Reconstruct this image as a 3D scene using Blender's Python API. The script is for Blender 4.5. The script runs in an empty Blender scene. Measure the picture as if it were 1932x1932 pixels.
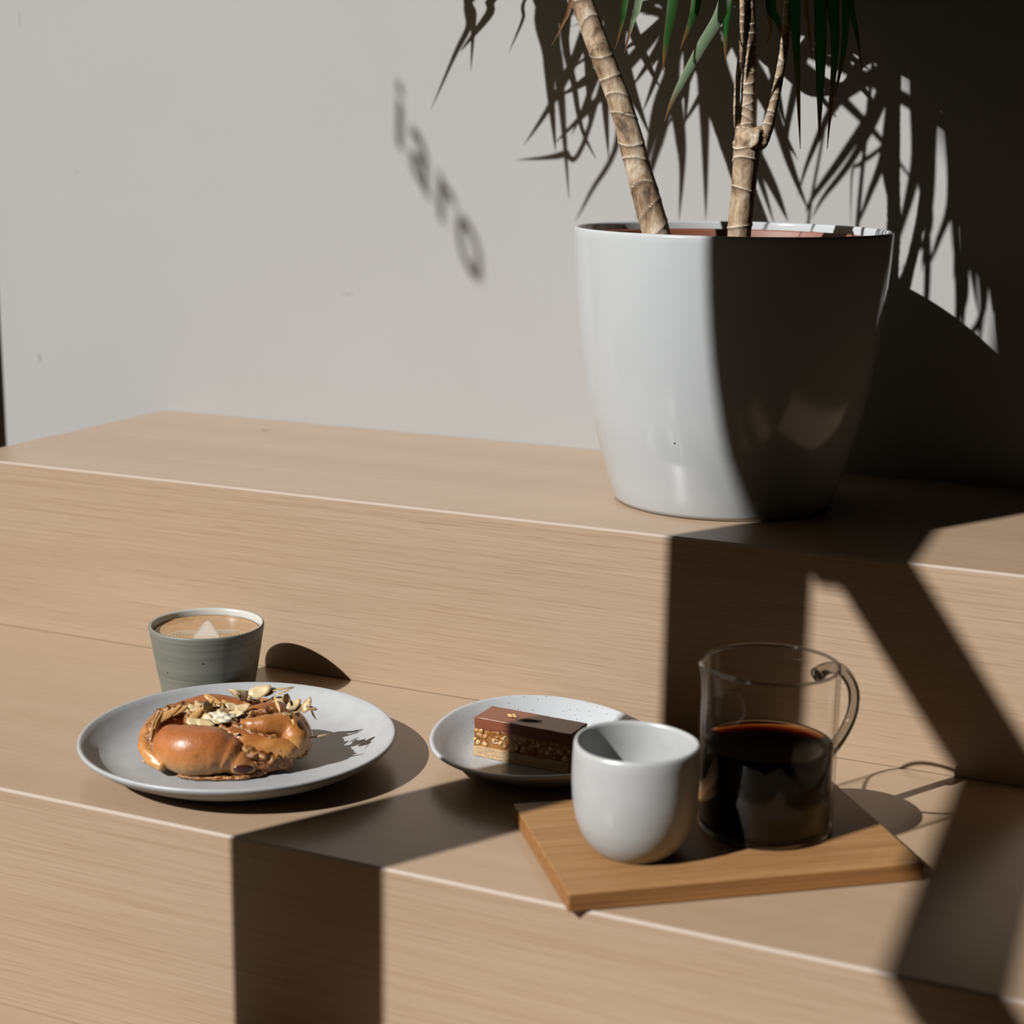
import bpy, bmesh, math, random
from mathutils import Vector, Matrix, noise

sc = bpy.context.scene
COL = sc.collection
rnd = random.Random(11)
PI = math.pi

# ---------------------------------------------------------------- camera
F_PX = 3201.3
yaw, pitch, roll = math.radians(24.11), math.radians(12.34), math.radians(0.807)
cam_d = bpy.data.cameras.new('camera')
cam = bpy.data.objects.new('camera', cam_d)
COL.objects.link(cam)
cam_d.sensor_fit = 'HORIZONTAL'
cam_d.sensor_width = 36.0
cam_d.lens = 36.0 * F_PX / 1932.0
fw = Vector((-math.sin(yaw) * math.cos(pitch), math.cos(yaw) * math.cos(pitch), -math.sin(pitch)))
r0 = Vector((math.cos(yaw), math.sin(yaw), 0))
u0 = r0.cross(fw)
rr = r0 * math.cos(roll) + u0 * math.sin(roll)
uu = -r0 * math.sin(roll) + u0 * math.cos(roll)
M = Matrix((rr, uu, -fw)).transposed().to_4x4()
M.translation = Vector((1.0559, -1.1544, 0.4317))
cam.matrix_world = M
cam_d.clip_start = 0.05
cam_d.dof.use_dof = True
cam_d.dof.focus_distance = 1.27
cam_d.dof.aperture_fstop = 5.6
sc.camera = cam

# ---------------------------------------------------------------- sky, sun, exposure
SUN_DIR = Vector((0.497, 0.868, -0.755)).normalized()
w = bpy.data.worlds.new('sky')
sc.world = w
w.use_nodes = True
wn = w.node_tree
bg = wn.nodes['Background']
bg.inputs['Color'].default_value = (1.0, 0.80, 0.54, 1)
bg.inputs['Strength'].default_value = 0.30
sun_d = bpy.data.lights.new('sun', 'SUN')
sun_d.energy = 10.3
sun_d.color = (1.0, 0.985, 0.965)
sun_d.angle = math.radians(0.53)
sun = bpy.data.objects.new('sun', sun_d)
sun.rotation_euler = SUN_DIR.to_track_quat('-Z', 'Y').to_euler()
sun.location = (-3, -5, 5)
COL.objects.link(sun)
sc.view_settings.view_transform = 'Standard'
sc.view_settings.look = 'None'
sc.view_settings.exposure = 0.0
sc.view_settings.gamma = 1.0
sc.view_settings.use_curve_mapping = False
sc.cycles.caustics_reflective = False
sc.cycles.caustics_refractive = False
sc.cycles.transparent_max_bounces = 16
sc.cycles.max_bounces = 10
sc.cycles.diffuse_bounces = 5

# ---------------------------------------------------------------- helpers
def link(name, me, m=None, parent=None):
    o = bpy.data.objects.new(name, me)
    COL.objects.link(o)
    if m is not None and me is not None:
        for mm in (m if isinstance(m, (list, tuple)) else [m]):
            me.materials.append(mm)
    if parent is not None:
        o.parent = parent
        o.matrix_parent_inverse = parent.matrix_world.inverted() if False else Matrix()
    return o

def tag(o, label=None, cat=None, group=None, kind=None):
    if label: o['label'] = label
    if cat: o['category'] = cat
    if group: o['group'] = group
    if kind: o['kind'] = kind
    return o

def thing(name, label, cat, loc, rz=0.0, group=None):
    o = bpy.data.objects.new(name, None)
    o.empty_display_size = 0.02
    o.location = loc
    o.rotation_euler = (0, 0, rz)
    COL.objects.link(o)
    return tag(o, label, cat, group)

def to_mesh(bm, name, smooth=True, weld=False):
    if weld: bmesh.ops.remove_doubles(bm, verts=bm.verts, dist=1e-6)
    bmesh.ops.recalc_face_normals(bm, faces=bm.faces)
    me = bpy.data.meshes.new(name)
    bm.to_mesh(me); bm.free()
    if smooth:
        me.polygons.foreach_set('use_smooth', [True] * len(me.polygons))
    return me

def box_bm(x0, x1, y0, y1, z0, z1, bevel=0.0, seg=2):
    bm = bmesh.new()
    vs = [bm.verts.new((x, y, z)) for x in (x0, x1) for y in (y0, y1) for z in (z0, z1)]
    for f in ((0,1,3,2),(4,6,7,5),(0,4,5,1),(2,3,7,6),(0,2,6,4),(1,5,7,3)):
        bm.faces.new([vs[i] for i in f])
    bmesh.ops.recalc_face_normals(bm, faces=bm.faces)
    if bevel:
        bmesh.ops.bevel(bm, geom=bm.edges[:], offset=bevel, segments=seg, profile=0.5, affect='EDGES')
    return bm

def box(name, m, b, parent=None, bevel=0.0, smooth=False):
    return link(name, to_mesh(box_bm(*b, bevel=bevel), name, smooth), m, parent)

def prism_x(name, m, poly, x0, x1, parent=None):
    """polygon in (y, z) extruded along X"""
    bm = bmesh.new()
    a = [bm.verts.new((x0, y, z)) for y, z in poly]
    b = [bm.verts.new((x1, y, z)) for y, z in poly]
    n = len(poly)
    bm.faces.new(a); bm.faces.new(b[::-1])
    for i in range(n):
        bm.faces.new((a[i], b[i], b[(i+1) % n], a[(i+1) % n]))
    return link(name, to_mesh(bm, name, False), m, parent)

def lathe(name, m, prof, parent=None, seg=96, wob=None, split=None, close=True):
    """revolve (r, z) profile; wob(theta, r, z) -> (r, z)"""
    bm = bmesh.new()
    rings = []
    for r, z in prof:
        if r < 1e-5:
            rings.append([bm.verts.new((0, 0, z))])
        else:
            ring = []
            for i in range(seg):
                t = 2 * PI * i / seg
                R, Z = wob(t, r, z) if wob else (r, z)
                ring.append(bm.verts.new((R * math.cos(t), R * math.sin(t), Z)))
            rings.append(ring)
    for k in range(len(rings) - 1):
        a, b = rings[k], rings[k + 1]
        for i in range(seg):
            j = (i + 1) % seg
            if len(a) == 1 and len(b) == 1: continue
            if len(a) == 1: bm.faces.new((a[0], b[i], b[j]))
            elif len(b) == 1: bm.faces.new((a[i], b[0], a[j]))
            else: bm.faces.new((a[i], b[i], b[j], a[j]))
    return link(name, to_mesh(bm, name), m, parent)

def cat_rom(pts, n):
    pts = [Vector(p) for p in pts]
    out = []
    for i in range(len(pts) - 1):
        a = pts[max(i-1, 0)]; b = pts[i]; c = pts[i+1]; d = pts[min(i+2, len(pts)-1)]
        for k in range(n):
            t = k / n
            out.append(0.5*((2*b)+(c-a)*t+(2*a-5*b+4*c-d)*t*t+(3*b-a-3*c+d)*t**3))
    out.append(pts[-1])
    return out

def interp(vals, n):
    out = []
    for i in range(len(vals) - 1):
        for k in range(n):
            t = k / n; t = t*t*(3-2*t)
            out.append(vals[i]*(1-t) + vals[i+1]*t)
    out.append(vals[-1])
    return out

def tube_bm(path, radii, seg=12, bump=None, bm=None, flat=(1, 1), up=None):
    """sweep of a (possibly elliptical) circle; bump(i, theta, p) -> radius factor; uv: u along, v around"""
    bm = bm or bmesh.new()
    uvl = bm.loops.layers.uv.verify()
    n = len(path)
    T = []
    for i in range(n):
        t = (path[min(i+1, n-1)] - path[max(i-1, 0)]).normalized()
        T.append(t)
    ref = Vector(up) if up else (Vector((0, 0, 1)) if abs(T[0].z) < 0.9 else Vector((1, 0, 0)))
    rings = []; L = 0; Ls = []
    side = T[0].cross(ref).normalized()
    for i in range(n):
        side = (side - T[i] * side.dot(T[i])).normalized()
        nor = side.cross(T[i]).normalized()
        if i: L += (path[i] - path[i-1]).length
        Ls.append(L)
        ring = []
        for k in range(seg):
            a = 2*PI*k/seg
            r = radii[i] * (bump(i, a, path[i]) if bump else 1)
            ring.append(bm.verts.new(path[i] + side*(math.cos(a)*r*flat[0]) + nor*(math.sin(a)*r*flat[1])))
        rings.append(ring)
    for i in range(n-1):
        for k in range(seg):
            j = (k+1) % seg
            f = bm.faces.new((rings[i][k], rings[i][j], rings[i+1][j], rings[i+1][k]))
            for lp, (uu_, vv_) in zip(f.loops, ((Ls[i], k/seg), (Ls[i], (k+1)/seg), (Ls[i+1], (k+1)/seg), (Ls[i+1], k/seg))):
                lp[uvl].uv = (uu_, vv_)
    bm.faces.new(rings[0][::-1]); bm.faces.new(rings[-1])
    return bm

# ---------------------------------------------------------------- materials
ALB = 0.55   # all surface colours are scaled by this so that light bounces fade quickly
def sc3(c): return (c[0]*ALB, c[1]*ALB, c[2]*ALB, 1)
class N:
    """small node helper"""
    def __init__(s, name):
        s.m = bpy.data.materials.new(name); s.m.use_nodes = True
        s.t = s.m.node_tree; s.b = s.t.nodes['Principled BSDF']; s.out = s.t.nodes['Material Output']
    def n(s, typ, **kw):
        x = s.t.nodes.new(typ)
        for k, v in kw.items():
            if k in x.inputs: x.inputs[k].default_value = v
            else: setattr(x, k, v)
        return x
    def l(s, a, b): s.t.links.new(a, b)
    def coord(s, scale=(1,1,1), rand=False, src='Object'):
        tc = s.n('ShaderNodeTexCoord'); mp = s.n('ShaderNodeMapping')
        mp.inputs['Scale'].default_value = scale
        s.l(tc.outputs[src], mp.inputs['Vector'])
        if rand:
            oi = s.n('ShaderNodeObjectInfo'); ml = s.n('ShaderNodeMath', operation='MULTIPLY'); ml.inputs[1].default_value = 37.0
            s.l(oi.outputs['Random'], ml.inputs[0]); s.l(ml.outputs[0], mp.inputs['Location'])
        return mp.outputs['Vector']
    def noise(s, vec, scale=1.0, detail=3.0, rough=0.55, dist=0.0):
        x = s.n('ShaderNodeTexNoise'); s.l(vec, x.inputs['Vector'])
        x.inputs['Scale'].default_value = scale; x.inputs['Detail'].default_value = detail
        x.inputs['Roughness'].default_value = rough; x.inputs['Distortion'].default_value = dist
        return x.outputs['Fac']
    def ramp(s, fac, stops, interp='LINEAR'):
        x = s.n('ShaderNodeValToRGB'); cr = x.color_ramp; cr.interpolation = interp
        while len(cr.elements) < len(stops): cr.elements.new(0.5)
        for e, (p, c) in zip(cr.elements, stops):
            e.position = p; e.color = (c, c, c, 1) if isinstance(c, (int, float)) else sc3(c)
        s.l(fac, x.inputs['Fac']); return x.outputs['Color']
    def mix(s, fac, a, b, mode='MIX'):
        x = s.n('ShaderNodeMix', data_type='RGBA', blend_type=mode)
        for sock, v in ((x.inputs[0], fac), (x.inputs[6], a), (x.inputs[7], b)):
            if isinstance(v, (int, float)): sock.default_value = v
            elif isinstance(v, (tuple, list)): sock.default_value = sc3(v)
            else: s.l(v, sock)
        return x.outputs[2]
    def bump(s, h, strength=0.2, dist=0.001):
        x = s.n('ShaderNodeBump'); x.inputs['Strength'].default_value = strength; x.inputs['Distance'].default_value = dist
        s.l(h, x.inputs['Height']); s.l(x.outputs['Normal'], s.b.inputs['Normal'])
    def col(s, c):
        if isinstance(c, (tuple, list)): s.b.inputs['Base Color'].default_value = sc3(c)
        else: s.l(c, s.b.inputs['Base Color'])
    def set(s, **kw):
        for k, v in kw.items(): s.b.inputs[k.replace('_', ' ')].default_value = v
        return s

def speckle(g, base, dark, scale=260, size=0.10, keep=0.86):
    v = g.n('ShaderNodeTexVoronoi'); v.inputs['Scale'].default_value = scale
    g.l(g.coord(), v.inputs['Vector'])
    d = g.ramp(v.outputs['Distance'], [(size*0.6, 1.0), (size, 0.0)])
    sp = g.n('ShaderNodeSeparateColor'); g.l(v.outputs['Color'], sp.inputs[0])
    k = g.ramp(sp.outputs[0], [(keep, 0.0), (keep + 0.02, 1.0)])
    return g.mix(g.mix(1.0, d, k, 'MULTIPLY'), base, dark)

def plain(name, c, rough=0.5, **kw):
    g = N(name); g.col(c); g.set(Roughness=rough, **kw); return g.m

def m_wood(name, c_light, c_dark, c_pore, grain=1.0, rough=0.42, side=None):
    g = N(name)
    big = g.noise(g.coord((1.3, 22, 22), True), 1.0, 3, 0.5, 0.6)
    fine = g.noise(g.coord((6.5, 760, 760), True), 1.0, 4, 0.6, 0.15)
    pore = g.noise(g.coord((22, 1500, 1500), True), 1.0, 2, 0.5)
    c = g.mix(g.ramp(big, [(0.30, 0.0), (0.72, 1.0)]), c_light, tuple(0.5*(a+b) for a, b in zip(c_light, c_dark)))
    fm = g.ramp(fine, [(0.44, 0.0), (0.68, 0.8*grain)])
    c = g.mix(fm, c, c_dark)
    pm = g.ramp(pore, [(0.58, 0.0), (0.72, 0.6*grain)])
    c = g.mix(pm, c, c_pore)
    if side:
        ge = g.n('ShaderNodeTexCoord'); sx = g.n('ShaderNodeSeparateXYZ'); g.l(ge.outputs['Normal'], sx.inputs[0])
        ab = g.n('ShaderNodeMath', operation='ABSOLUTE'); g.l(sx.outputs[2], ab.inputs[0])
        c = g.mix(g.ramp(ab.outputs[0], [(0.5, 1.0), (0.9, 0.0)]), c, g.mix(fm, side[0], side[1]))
    oi = g.n('ShaderNodeObjectInfo')
    tone = g.ramp(oi.outputs['Random'], [(0.0, 0.95), (1.0, 1.0)])
    c = g.mix(1.0, c, tone, 'MULTIPLY')
    g.col(c); g.set(Roughness=rough)
    g.b.inputs['Specular IOR Level'].default_value = 0.4
    g.bump(g.mix(0.5, fm, pm), 0.12, 0.0004)
    return g.m

OAK = m_wood('pale_oak', (0.565, 0.415, 0.292), (0.455, 0.305, 0.195), (0.36, 0.215, 0.125))
OAK_TOP = m_wood('pale_oak_top', (0.590, 0.432, 0.300), (0.500, 0.340, 0.215), (0.42, 0.265, 0.15), 0.6, 0.27)
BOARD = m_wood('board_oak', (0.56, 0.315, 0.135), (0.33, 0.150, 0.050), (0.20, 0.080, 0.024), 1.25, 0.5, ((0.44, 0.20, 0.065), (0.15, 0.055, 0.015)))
CHAMFER = plain('worn_edge_highlight', (0.58, 0.475, 0.40), 0.25)  # pale worn edge, with the edge highlight put into its colour

def m_wall():
    g = N('painted_plaster')
    blot = g.noise(g.coord(), 3.0, 4, 0.6)
    c = g.mix(g.ramp(blot, [(0.35, 0.0), (0.7, 1.0)]), (0.480, 0.466, 0.462), (0.462, 0.446, 0.438))
    sc_ = g.noise(g.coord((7, 7, 4)), 2.2, 5, 0.7, 1.6)
    c = g.mix(g.ramp(sc_, [(0.735, 0.0), (0.79, 0.5)]), c, (0.33, 0.29, 0.26))
    for (px, pz, sx_, sz_, k) in ((-0.1616, 0.1948, 0.0030, 0.0080, 0.55), (-0.1676, 0.5490, 0.0016, 0.0140, 0.45), (-0.1019, 0.3933, 0.0030, 0.0040, 0.3), (0.2210, 0.2821, 0.0090, 0.0030, 0.25)):
        tc = g.n('ShaderNodeTexCoord'); su = g.n('ShaderNodeVectorMath', operation='SUBTRACT'); mu = g.n('ShaderNodeVectorMath', operation='MULTIPLY'); le = g.n('ShaderNodeVectorMath', operation='LENGTH')
        su.inputs[1].default_value = (px, 0, pz); mu.inputs[1].default_value = (1/sx_, 0, 1/sz_)
        g.l(tc.outputs['Object'], su.inputs[0]); g.l(su.outputs[0], mu.inputs[0]); g.l(mu.outputs[0], le.inputs[0])
        c = g.mix(g.ramp(le.outputs['Value'], [(0.2, k), (1.0, 0.0)]), c, (0.20, 0.16, 0.13))
    g.col(c); g.set(Roughness=0.75)
    g.bump(g.noise(g.coord(), 260, 4, 0.6), 0.10, 0.0012)
    return g.m
WALL = m_wall()
DARKWALL = plain('dark_room_paint', (0.035, 0.018, 0.007), 0.8)
CEIL = plain('dark_ceiling_paint', (0.05, 0.026, 0.010), 0.8)
FLOORM = plain('dark_floor', (0.05, 0.022, 0.007), 0.5)
FRAME = plain('dark_frame_paint', (0.055, 0.05, 0.045), 0.45)
PAVE = plain('pavement', (0.05, 0.042, 0.034), 0.9)
LETTER = plain('black_vinyl', (0.015, 0.015, 0.015), 0.4)

def m_thin_glass(name, tint=(0.97, 0.975, 0.97), edge=None, rough=0.0, gain=1.0):
    g = N(name)
    tr = g.n('ShaderNodeBsdfTransparent'); gl = g.n('ShaderNodeBsdfGlossy'); gl.inputs['Roughness'].default_value = rough
    lf = g.n('ShaderNodeLayerWeight'); lf.inputs['Blend'].default_value = 0.5
    pw = g.n('ShaderNodeMath', operation='POWER'); pw.inputs[1].default_value = 5.0; g.l(lf.outputs['Facing'], pw.inputs[0])
    fr = g.n('ShaderNodeMath', operation='MULTIPLY_ADD'); fr.inputs[1].default_value = 0.96; fr.inputs[2].default_value = 0.04; g.l(pw.outputs[0], fr.inputs[0])
    mx = g.n('ShaderNodeMixShader')
    if edge:
        lw = g.n('ShaderNodeLayerWeight'); lw.inputs['Blend'].default_value = 0.5
        g.l(g.ramp(lw.outputs['Facing'], [(0.0, tuple(x/ALB for x in tint)), (0.75, tuple(x/ALB for x in tint)), (0.97, tuple(x/ALB for x in edge))]), tr.inputs['Color'])
    else:
        tr.inputs['Color'].default_value = (*tint, 1)
    ml = g.n('ShaderNodeMath', operation='MULTIPLY'); ml.inputs[1].default_value = gain
    ml.use_clamp = True
    g.l(fr.outputs[0], ml.inputs[0]); g.l(ml.outputs[0], mx.inputs[0])
    g.l(tr.outputs[0], mx.inputs[1]); g.l(gl.outputs[0], mx.inputs[2])
    g.l(mx.outputs[0], g.out.inputs['Surface'])
    return g.m
PANE = m_thin_glass('window_glass')

# ---------------------------------------------------------------- the room
XR, YF, ZB, ZT, XW = 2.4, -3.2, -0.322, 2.7, -0.24
D1, D2 = 0.3105, 0.307
def struct(o): o['kind'] = 'structure'; return o
struct(box('wall_back', WALL, (-0.2245, XR, D2, D2 + 0.12, ZB, ZT)))
struct(box('wall_right', DARKWALL, (XR, XR + 0.1, YF, D2 + 0.12, ZB, ZT)))
struct(box('wall_front', DARKWALL, (XW - 0.1, XR + 0.1, YF - 0.1, YF, ZB, ZT)))
struct(box('floor', FLOORM, (XW - 0.06, XR + 0.1, YF, D2 + 0.12, ZB - 0.1, ZB)))
struct(box('ceiling', CEIL, (XW - 0.1, XR + 0.1, YF - 0.1, D2 + 0.12, ZT, ZT + 0.1)))
struct(box('ground', PAVE, (-14, XW - 0.06, -14, 8, ZB - 0.2, ZB - 0.08)))
struct(box('wall_left', DARKWALL, (XW - 0.02, XW + 0.02, -1.735, D2 + 0.12, 2.03, ZT)))
struct(box('trim_1', FRAME, (XW - 0.02, -0.2245, D2 - 0.02, D2 + 0.12, ZB, 2.03)))
# shop window by the bench: glass from a low panel to the head, lettering stuck on the pane
win = bpy.data.objects.new('window_1', None); win.location = (XW, -0.7, ZB); COL.objects.link(win); struct(win)
def wpart(name, m, b):
    b = (b[0]-XW, b[1]-XW, b[2]+0.7, b[3]+0.7, b[4]-ZB, b[5]-ZB)
    return box(name, m, b, win)
wpart('sill', FRAME, (XW-0.02, XW+0.02, -1.66, D2-0.02, ZB+0.34, ZB+0.40))
wpart('spandrel_panel', FRAME, (XW-0.015, XW+0.015, -1.66, D2-0.02, ZB, ZB+0.34))
wpart('mullion', FRAME, (XW-0.02, XW+0.02, -1.70, -1.66, ZB, 2.03))
wpart('glass_pane', PANE, (XW-0.003, XW+0.003, -1.66, D2-0.02, ZB+0.40, 2.03))
FSZ = 0.094
for ch, y in (('i', -0.598), ('a', -0.6265), ('r', -0.6745), ('o', -0.7120)):
    cu = bpy.data.curves.new('letter', 'FONT'); cu.body = ch; cu.size = FSZ; cu.extrude = 0.0006; cu.offset = 0.0003
    cu.materials.append(LETTER)
    o = bpy.data.objects.new('letter', cu); COL.objects.link(o); o.parent = win
    o.matrix_local = Matrix(((0, 0, -1, -0.0045), (-1, 0, 0, y + 0.7), (0, 1, 0, 1.22 - ZB), (0, 0, 0, 1)))
# unseen half-glazed door beside the window; its solid panel added to cut bounced light
door = bpy.data.objects.new('door_1', None); door.location = (XW, -1.70, ZB); COL.objects.link(door); struct(door)
def dpart(name, m, b):
    b = (b[0]-XW, b[1]-XW, b[2]+1.70, b[3]+1.70, b[4]-ZB, b[5]-ZB)
    return box(name, m, b, door)
dpart('head_rail', FRAME, (XW-0.02, XW+0.02, -2.52, -1.70, 1.99, 2.03))
dpart('door_jamb', FRAME, (XW-0.02, XW+0.02, -2.58, -2.52, ZB, 2.03))
dpart('light_block_panel', FRAME, (XW-0.02, XW+0.02, -2.52, -1.70, ZB+0.005, 0.95))
dpart('glass_pane', PANE, (XW-0.003, XW+0.003, -2.52, -1.70, 0.95, 1.99))
struct(box('wall_left', DARKWALL, (XW - 0.02, XW + 0.02, YF, -1.735, 2.045, ZT)))
struct(box('wall_left', DARKWALL, (XW - 0.06, XW + 0.01, YF, -2.59, ZB, 2.045)))
# unseen post and sloping bar, added and shaped to cast the bench's shadow band
rail = bpy.data.objects.new('shadow_frame', None); rail.location = (0.3, -0.735, ZB); COL.objects.link(rail); struct(rail)
box('post', FRAME, (-0.012, 0.012, -0.807+0.735, -0.657+0.735, 0, 2.1-ZB), rail)
bm = box_bm(-0.012, 0.012, -1.62+0.735, -0.80+0.735, 0.899-ZB, 0.962-ZB)
for v in bm.verts: v.co.z += 0.067*(-0.95+0.735 - v.co.y)
link('shadow_bar', to_mesh(bm, 'shadow_bar', False), FRAME, rail)
box('shadow_bracket', FRAME, (-0.012, 0.012, -0.857+0.735, -0.80+0.735, 0.870-ZB, 0.905-ZB), rail)  # added to shade the corner between post and bar
box('end_post', FRAME, (-0.012, 0.012, -1.66+0.735, -1.62+0.735, 0, 1.04-ZB), rail)

# ---------------------------------------------------------------- stepped oak bench
bench = thing('stepped_bench', 'pale oak stepped bench with rounded front edges against the plaster wall', 'bench', (0, 0, ZB))
def bp(name, m, poly, x0=0.0, x1=XR - 0.001):
    o = prism_x(name, m, [(y, z - ZB) for y, z in poly], x0, x1, bench); return o
TH, CH = 0.018, 0.0016
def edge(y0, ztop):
    bp('worn_edge_highlight', CHAMFER, [(y0-0.00006, ztop-CH), (y0+CH, ztop+0.00006), (y0+CH, ztop-CH)])
def step(y0, ztop, yback, zlow, split_y, split_z):
    g = 0.00002
    h = CH / 2
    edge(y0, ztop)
    # front strip and rear board of the tread; upper and lower board of the riser; mitred at the nosing
    bp('tread_plank', OAK_TOP, [(y0+CH, ztop), (split_y-g, ztop), (split_y-g, ztop-TH), (y0+TH, ztop-TH), (y0+h, ztop-h)])
    bp('tread_plank', OAK_TOP, [(split_y+g, ztop), (yback, ztop), (yback, ztop-TH), (split_y+g, ztop-TH)])
    bp('riser_plank', OAK, [(y0, ztop-CH), (y0+h, ztop-h), (y0+TH, ztop-TH), (y0+TH, split_z+g), (y0, split_z+g)])
    bp('riser_plank', OAK, [(y0, split_z-g), (y0+TH, split_z-g), (y0+TH, zlow), (y0, zlow)])
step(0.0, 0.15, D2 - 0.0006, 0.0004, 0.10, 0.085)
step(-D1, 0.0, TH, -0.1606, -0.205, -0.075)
bp('tread_plank', OAK_TOP, [(-0.62, -0.161), (-D1+TH, -0.161), (-D1+TH, -0.179), (-0.62, -0.179)])
bp('riser_plank', OAK, [(-0.62, -0.1795), (-0.602, -0.1795), (-0.602, ZB), (-0.62, ZB)])
bp('end_panel', OAK, [(-0.60, ZB), (D2-0.001, ZB), (D2-0.001, 0.131), (0.019, 0.131), (0.019, -0.019), (-D1+0.019, -0.019), (-D1+0.019, -0.18), (-0.60, -0.18)], 0.003, 0.02)
# one dark knot in the rear board of the upper tread
bm = bmesh.new(); n = 24; vs = []
for i in range(n):
    a = 2*PI*i/n; k = 1 + 0.25*noise.noise(Vector((math.cos(a), math.sin(a), 3.0)))
    vs.append(bm.verts.new((0.0048*k*math.cos(a), 0.0021*k*math.sin(a), 0)))
c = bm.verts.new((0, 0, 0.00012))
for i in range(n): bm.faces.new((vs[i], vs[(i+1) % n], c))
o = link('wood_knot', to_mesh(bm, 'wood_knot'), plain('knot_wood', (0.20, 0.12, 0.065), 0.5), bench); o.location = (0.160, 0.2495, 0.15 - ZB + 0.00003)

# ---------------------------------------------------------------- white planter
def m_glazed(name, c, rough=0.12, bump=0.0, coat=0.0):
    g = N(name); g.col(c); g.set(Roughness=rough)
    if bump: g.bump(g.noise(g.coord((1, 1, 2)), 30, 2, 0.5), bump, 0.001)
    g.b.inputs['Coat Weight'].default_value = coat
    return g.m
POTW = m_glazed('white_glaze', (0.60, 0.62, 0.64), 0.13, 0.03)
PX, PY, PZ = 0.660, 0.147, 0.15
pot = thing('planter', 'large glossy white round planter on the upper bench step', 'plant pot', (PX, PY, PZ))
prof = [(0, 0.004), (0.080, 0.004), (0.083, 0.0), (0.0865, 0.0005), (0.0882, 0.004), (0.0925, 0.017), (0.0975, 0.034), (0.1040, 0.055), (0.1085, 0.075), (0.1130, 0.100), (0.1170, 0.125), (0.1200, 0.150),
        (0.1222, 0.175), (0.1236, 0.195), (0.1243, 0.210), (0.1244, 0.2148), (0.1240, 0.2164), (0.1228, 0.2170), (0.1214, 0.2165), (0.1207, 0.2150),
        (0.1200, 0.195), (0.1165, 0.15), (0.109, 0.10), (0.098, 0.05), (0.086, 0.012), (0, 0.010)]
lathe('pot_body', POTW, prof, pot, 160)

bm = bmesh.new(); bmesh.ops.create_icosphere(bm, subdivisions=2, radius=0.0008)
o = link('glaze_speck', to_mesh(bm, 'glaze_speck'), plain('black_speck', (0.01, 0.01, 0.01), 0.4), pot); o.location = (-0.00640, -0.10515, 0.06162); o.scale = (1, 0.4, 1); o['label'] = 'black speck in the white glaze'

# nursery pot with soil standing inside
TERRA = plain('terracotta_plastic', (0.27, 0.085, 0.045), 0.55)
gsoil = N('potting_soil'); gsoil.col(gsoil.ramp(gsoil.noise(gsoil.coord(), 160, 4, 0.7), [(0.35, (0.012, 0.007, 0.004)), (0.7, (0.07, 0.04, 0.022))])); gsoil.set(Roughness=0.95)
gsoil.bump(gsoil.noise(gsoil.coord(), 140, 4, 0.7), 0.6, 0.004)
ip = thing('nursery_pot', 'terracotta coloured inner pot with soil sunk inside the white planter', 'plant pot', (PX, PY, PZ + 0.0105))
lathe('pot_wall', TERRA, [(0, 0), (0.080, 0), (0.084, 0.01), (0.1075, 0.180), (0.1120, 0.182), (0.1145, 0.186), (0.1145, 0.1995), (0.1135, 0.2005), (0.1115, 0.2005), (0.1108, 0.199), (0.1050, 0.17), (0.1, 0.13), (0, 0.13)], ip, 96)
lathe('soil', gsoil.m, [(0.1062, 0.178), (0.09, 0.186), (0.06, 0.190), (0.03, 0.191), (0, 0.191)], ip, 64,
      wob=lambda t, r, z: (r, z + (0.003 * noise.noise(Vector((r*60*math.cos(t), r*60*math.sin(t), 0))) if r < 0.1 else 0)))

# ---------------------------------------------------------------- the two dracaenas
def m_cane():
    g = N('cane_bark')
    blot = g.noise(g.coord((1, 1, 0.6)), 48, 6, 0.72, 0.5)
    c = g.ramp(blot, [(0.36, (0.075, 0.040, 0.018)), (0.45, (0.36, 0.23, 0.13)), (0.54, (0.56, 0.42, 0.28)), (0.62, (0.76, 0.65, 0.50))])
    streak = g.noise(g.coord((1, 1, 0.12)), 260, 3, 0.6)
    c = g.mix(g.ramp(streak, [(0.5, 0.0), (0.72, 0.45)]), c, (0.20, 0.115, 0.055))
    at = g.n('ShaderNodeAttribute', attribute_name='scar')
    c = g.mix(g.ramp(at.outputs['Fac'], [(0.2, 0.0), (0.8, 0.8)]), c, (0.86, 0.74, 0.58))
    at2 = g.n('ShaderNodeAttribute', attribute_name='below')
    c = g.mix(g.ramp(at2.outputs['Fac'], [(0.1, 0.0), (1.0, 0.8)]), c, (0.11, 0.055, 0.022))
    dots = g.noise(g.coord(), 480, 2, 0.5)
    c = g.mix(g.ramp(dots, [(0.70, 0.0), (0.76, 0.7)]), c, (0.05, 0.028, 0.014))
    g.col(c); g.set(Roughness=0.7)
    g.bump(g.noise(g.coord((1, 1, 0.35)), 320, 4, 0.6), 0.25, 0.0012)
    return g.m
CANE = m_cane()

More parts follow.
